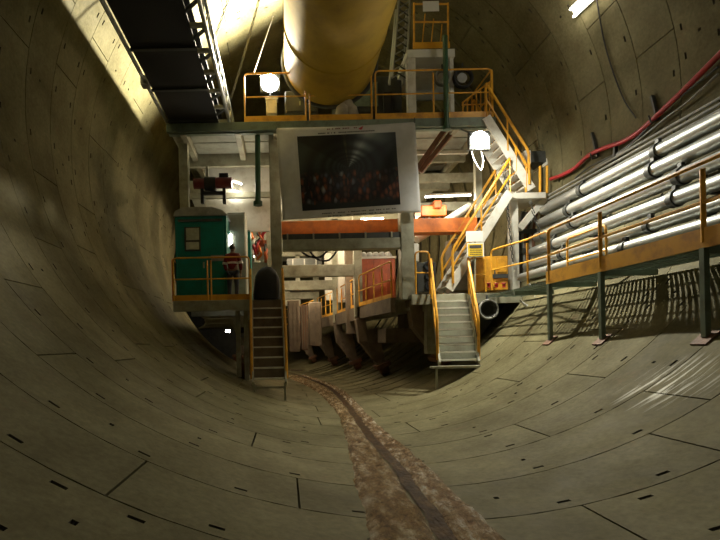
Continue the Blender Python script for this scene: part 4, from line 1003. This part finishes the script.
# rubble and pipes on the invert under the gantry
for i, (px, py, Y, l) in enumerate(((300, 372, 0, 1.2), (318, 366, 0, 0.9), (390, 352, 0, 1.4), (372, 358, 0, 1.1))):
    p = onwall(px, py); a = R_(20 + 60 * i)
    d = Vector((math.cos(a), math.sin(a), 0)) * l / 2
    q0, q1 = p - d, p + d
    for q in (q0, q1): q.z = floor_z(q.x) + 0.07
    tag(MB().bar(q0, q1, 0.14, 0.12).build('timber_baulk', ('brown', 'rust')[i % 2]), ('brown timber lying on the invert by the left stairs', 'short rusty bar lying across the stream', 'long brown timber under the right deck', 'rusty bar under the right deck')[i], 'timber')

# ------------------------------------------------------------------ lights inside the gantry
for i, (px, py, Y) in enumerate(((237, 181, 15.9), (236, 190, 17.0), (239, 203, 19.0), (242, 211, 21.0), (245, 218, 23.0))):
    c = Q(px, py, Y)
    tube_fixture('small glowing tube light above the cabin, number %s from the front' % ('one', 'two', 'three', 'four', 'five')[i], c + Vector((-0.12, 0, 0)), c + Vector((0.12, 0.3, 0)), POWER_IN * 0.55, 0.06, group='small lights along the left deck')
tube_fixture('long glowing fluorescent tube over the right inner deck', Q(425, 197, 15.9), Q(471, 195, 15.9), POWER_IN * 1.5, 0.12)
for i, (x, Y, zz) in enumerate(((0.2, 17.5, 7.3), (2.6, 20.5, 7.0), (-0.5, 23.5, 7.0), (-1.5, 28.5, 7.0))):  # added lamps with no visible source, to brighten the gantry interior
    x += xo(Y)
    tube_fixture('added unseen ceiling tube light inside the gantry, %s' % ('hidden behind the banner', 'over the orange container', 'over the second section', 'farthest down the tunnel')[i], (x - 0.5, Y, zz), (x + 0.5, Y, zz), POWER_IN * 7, 0.1, group='added gantry ceiling lights', tint=(1, 0.78, 0.5))
for i, Y in enumerate((18.6, 23.0, 27.4)):  # added fill lamps, kept out of sight behind the beams, lighting the floor below
    x = xo(Y) + 0.3
    tube_fixture('added tube light hidden behind the inner cross beam of the %s section' % ('first', 'second', 'third')[i], (x - 0.45, Y + 0.1, 4.55), (x + 0.45, Y + 0.1, 4.55), POWER_IN * 1.9, 0.08, group='added lights behind the inner cross beams', tint=(1, 0.8, 0.56))
tag(MB().tube([Q(226, 331, 16), Q(230, 331, 16)], 0.04, 8).build('work_light', 'bulb_light'), 'tiny work light glowing under the left platform', 'light')
# tunnel lights: twin fluorescent fixtures on the upper right lining at regular spacing
d = Vector((-5.74, 0, -3.46)).normalized()
for i, y in enumerate((11.2, 4.9, -1.4, -7.7)):
    px_ = 5.74 * 0.985; pz = TR + 3.46 * 0.985
    f0, f1 = onwall(572, 13, 6.6), onwall(600, -14, 6.6)
    if i == 0: d = Vector((-f0.x, 0, TR - f0.z)).normalized(); off6 = f1 - f0
    pa = f0 - Vector((0, 6.3 * i, 0)); pb = f1 - Vector((0, 6.3 * i, 0))
    tube_fixture('twin fluorescent tunnel light on the upper right lining, %s' % ('in view at the top', 'above the camera', 'behind the camera', 'farthest behind the camera')[i], pa, pb, POWER_TUBE, 0.12, two=True, off=d, group='twin tunnel lights')
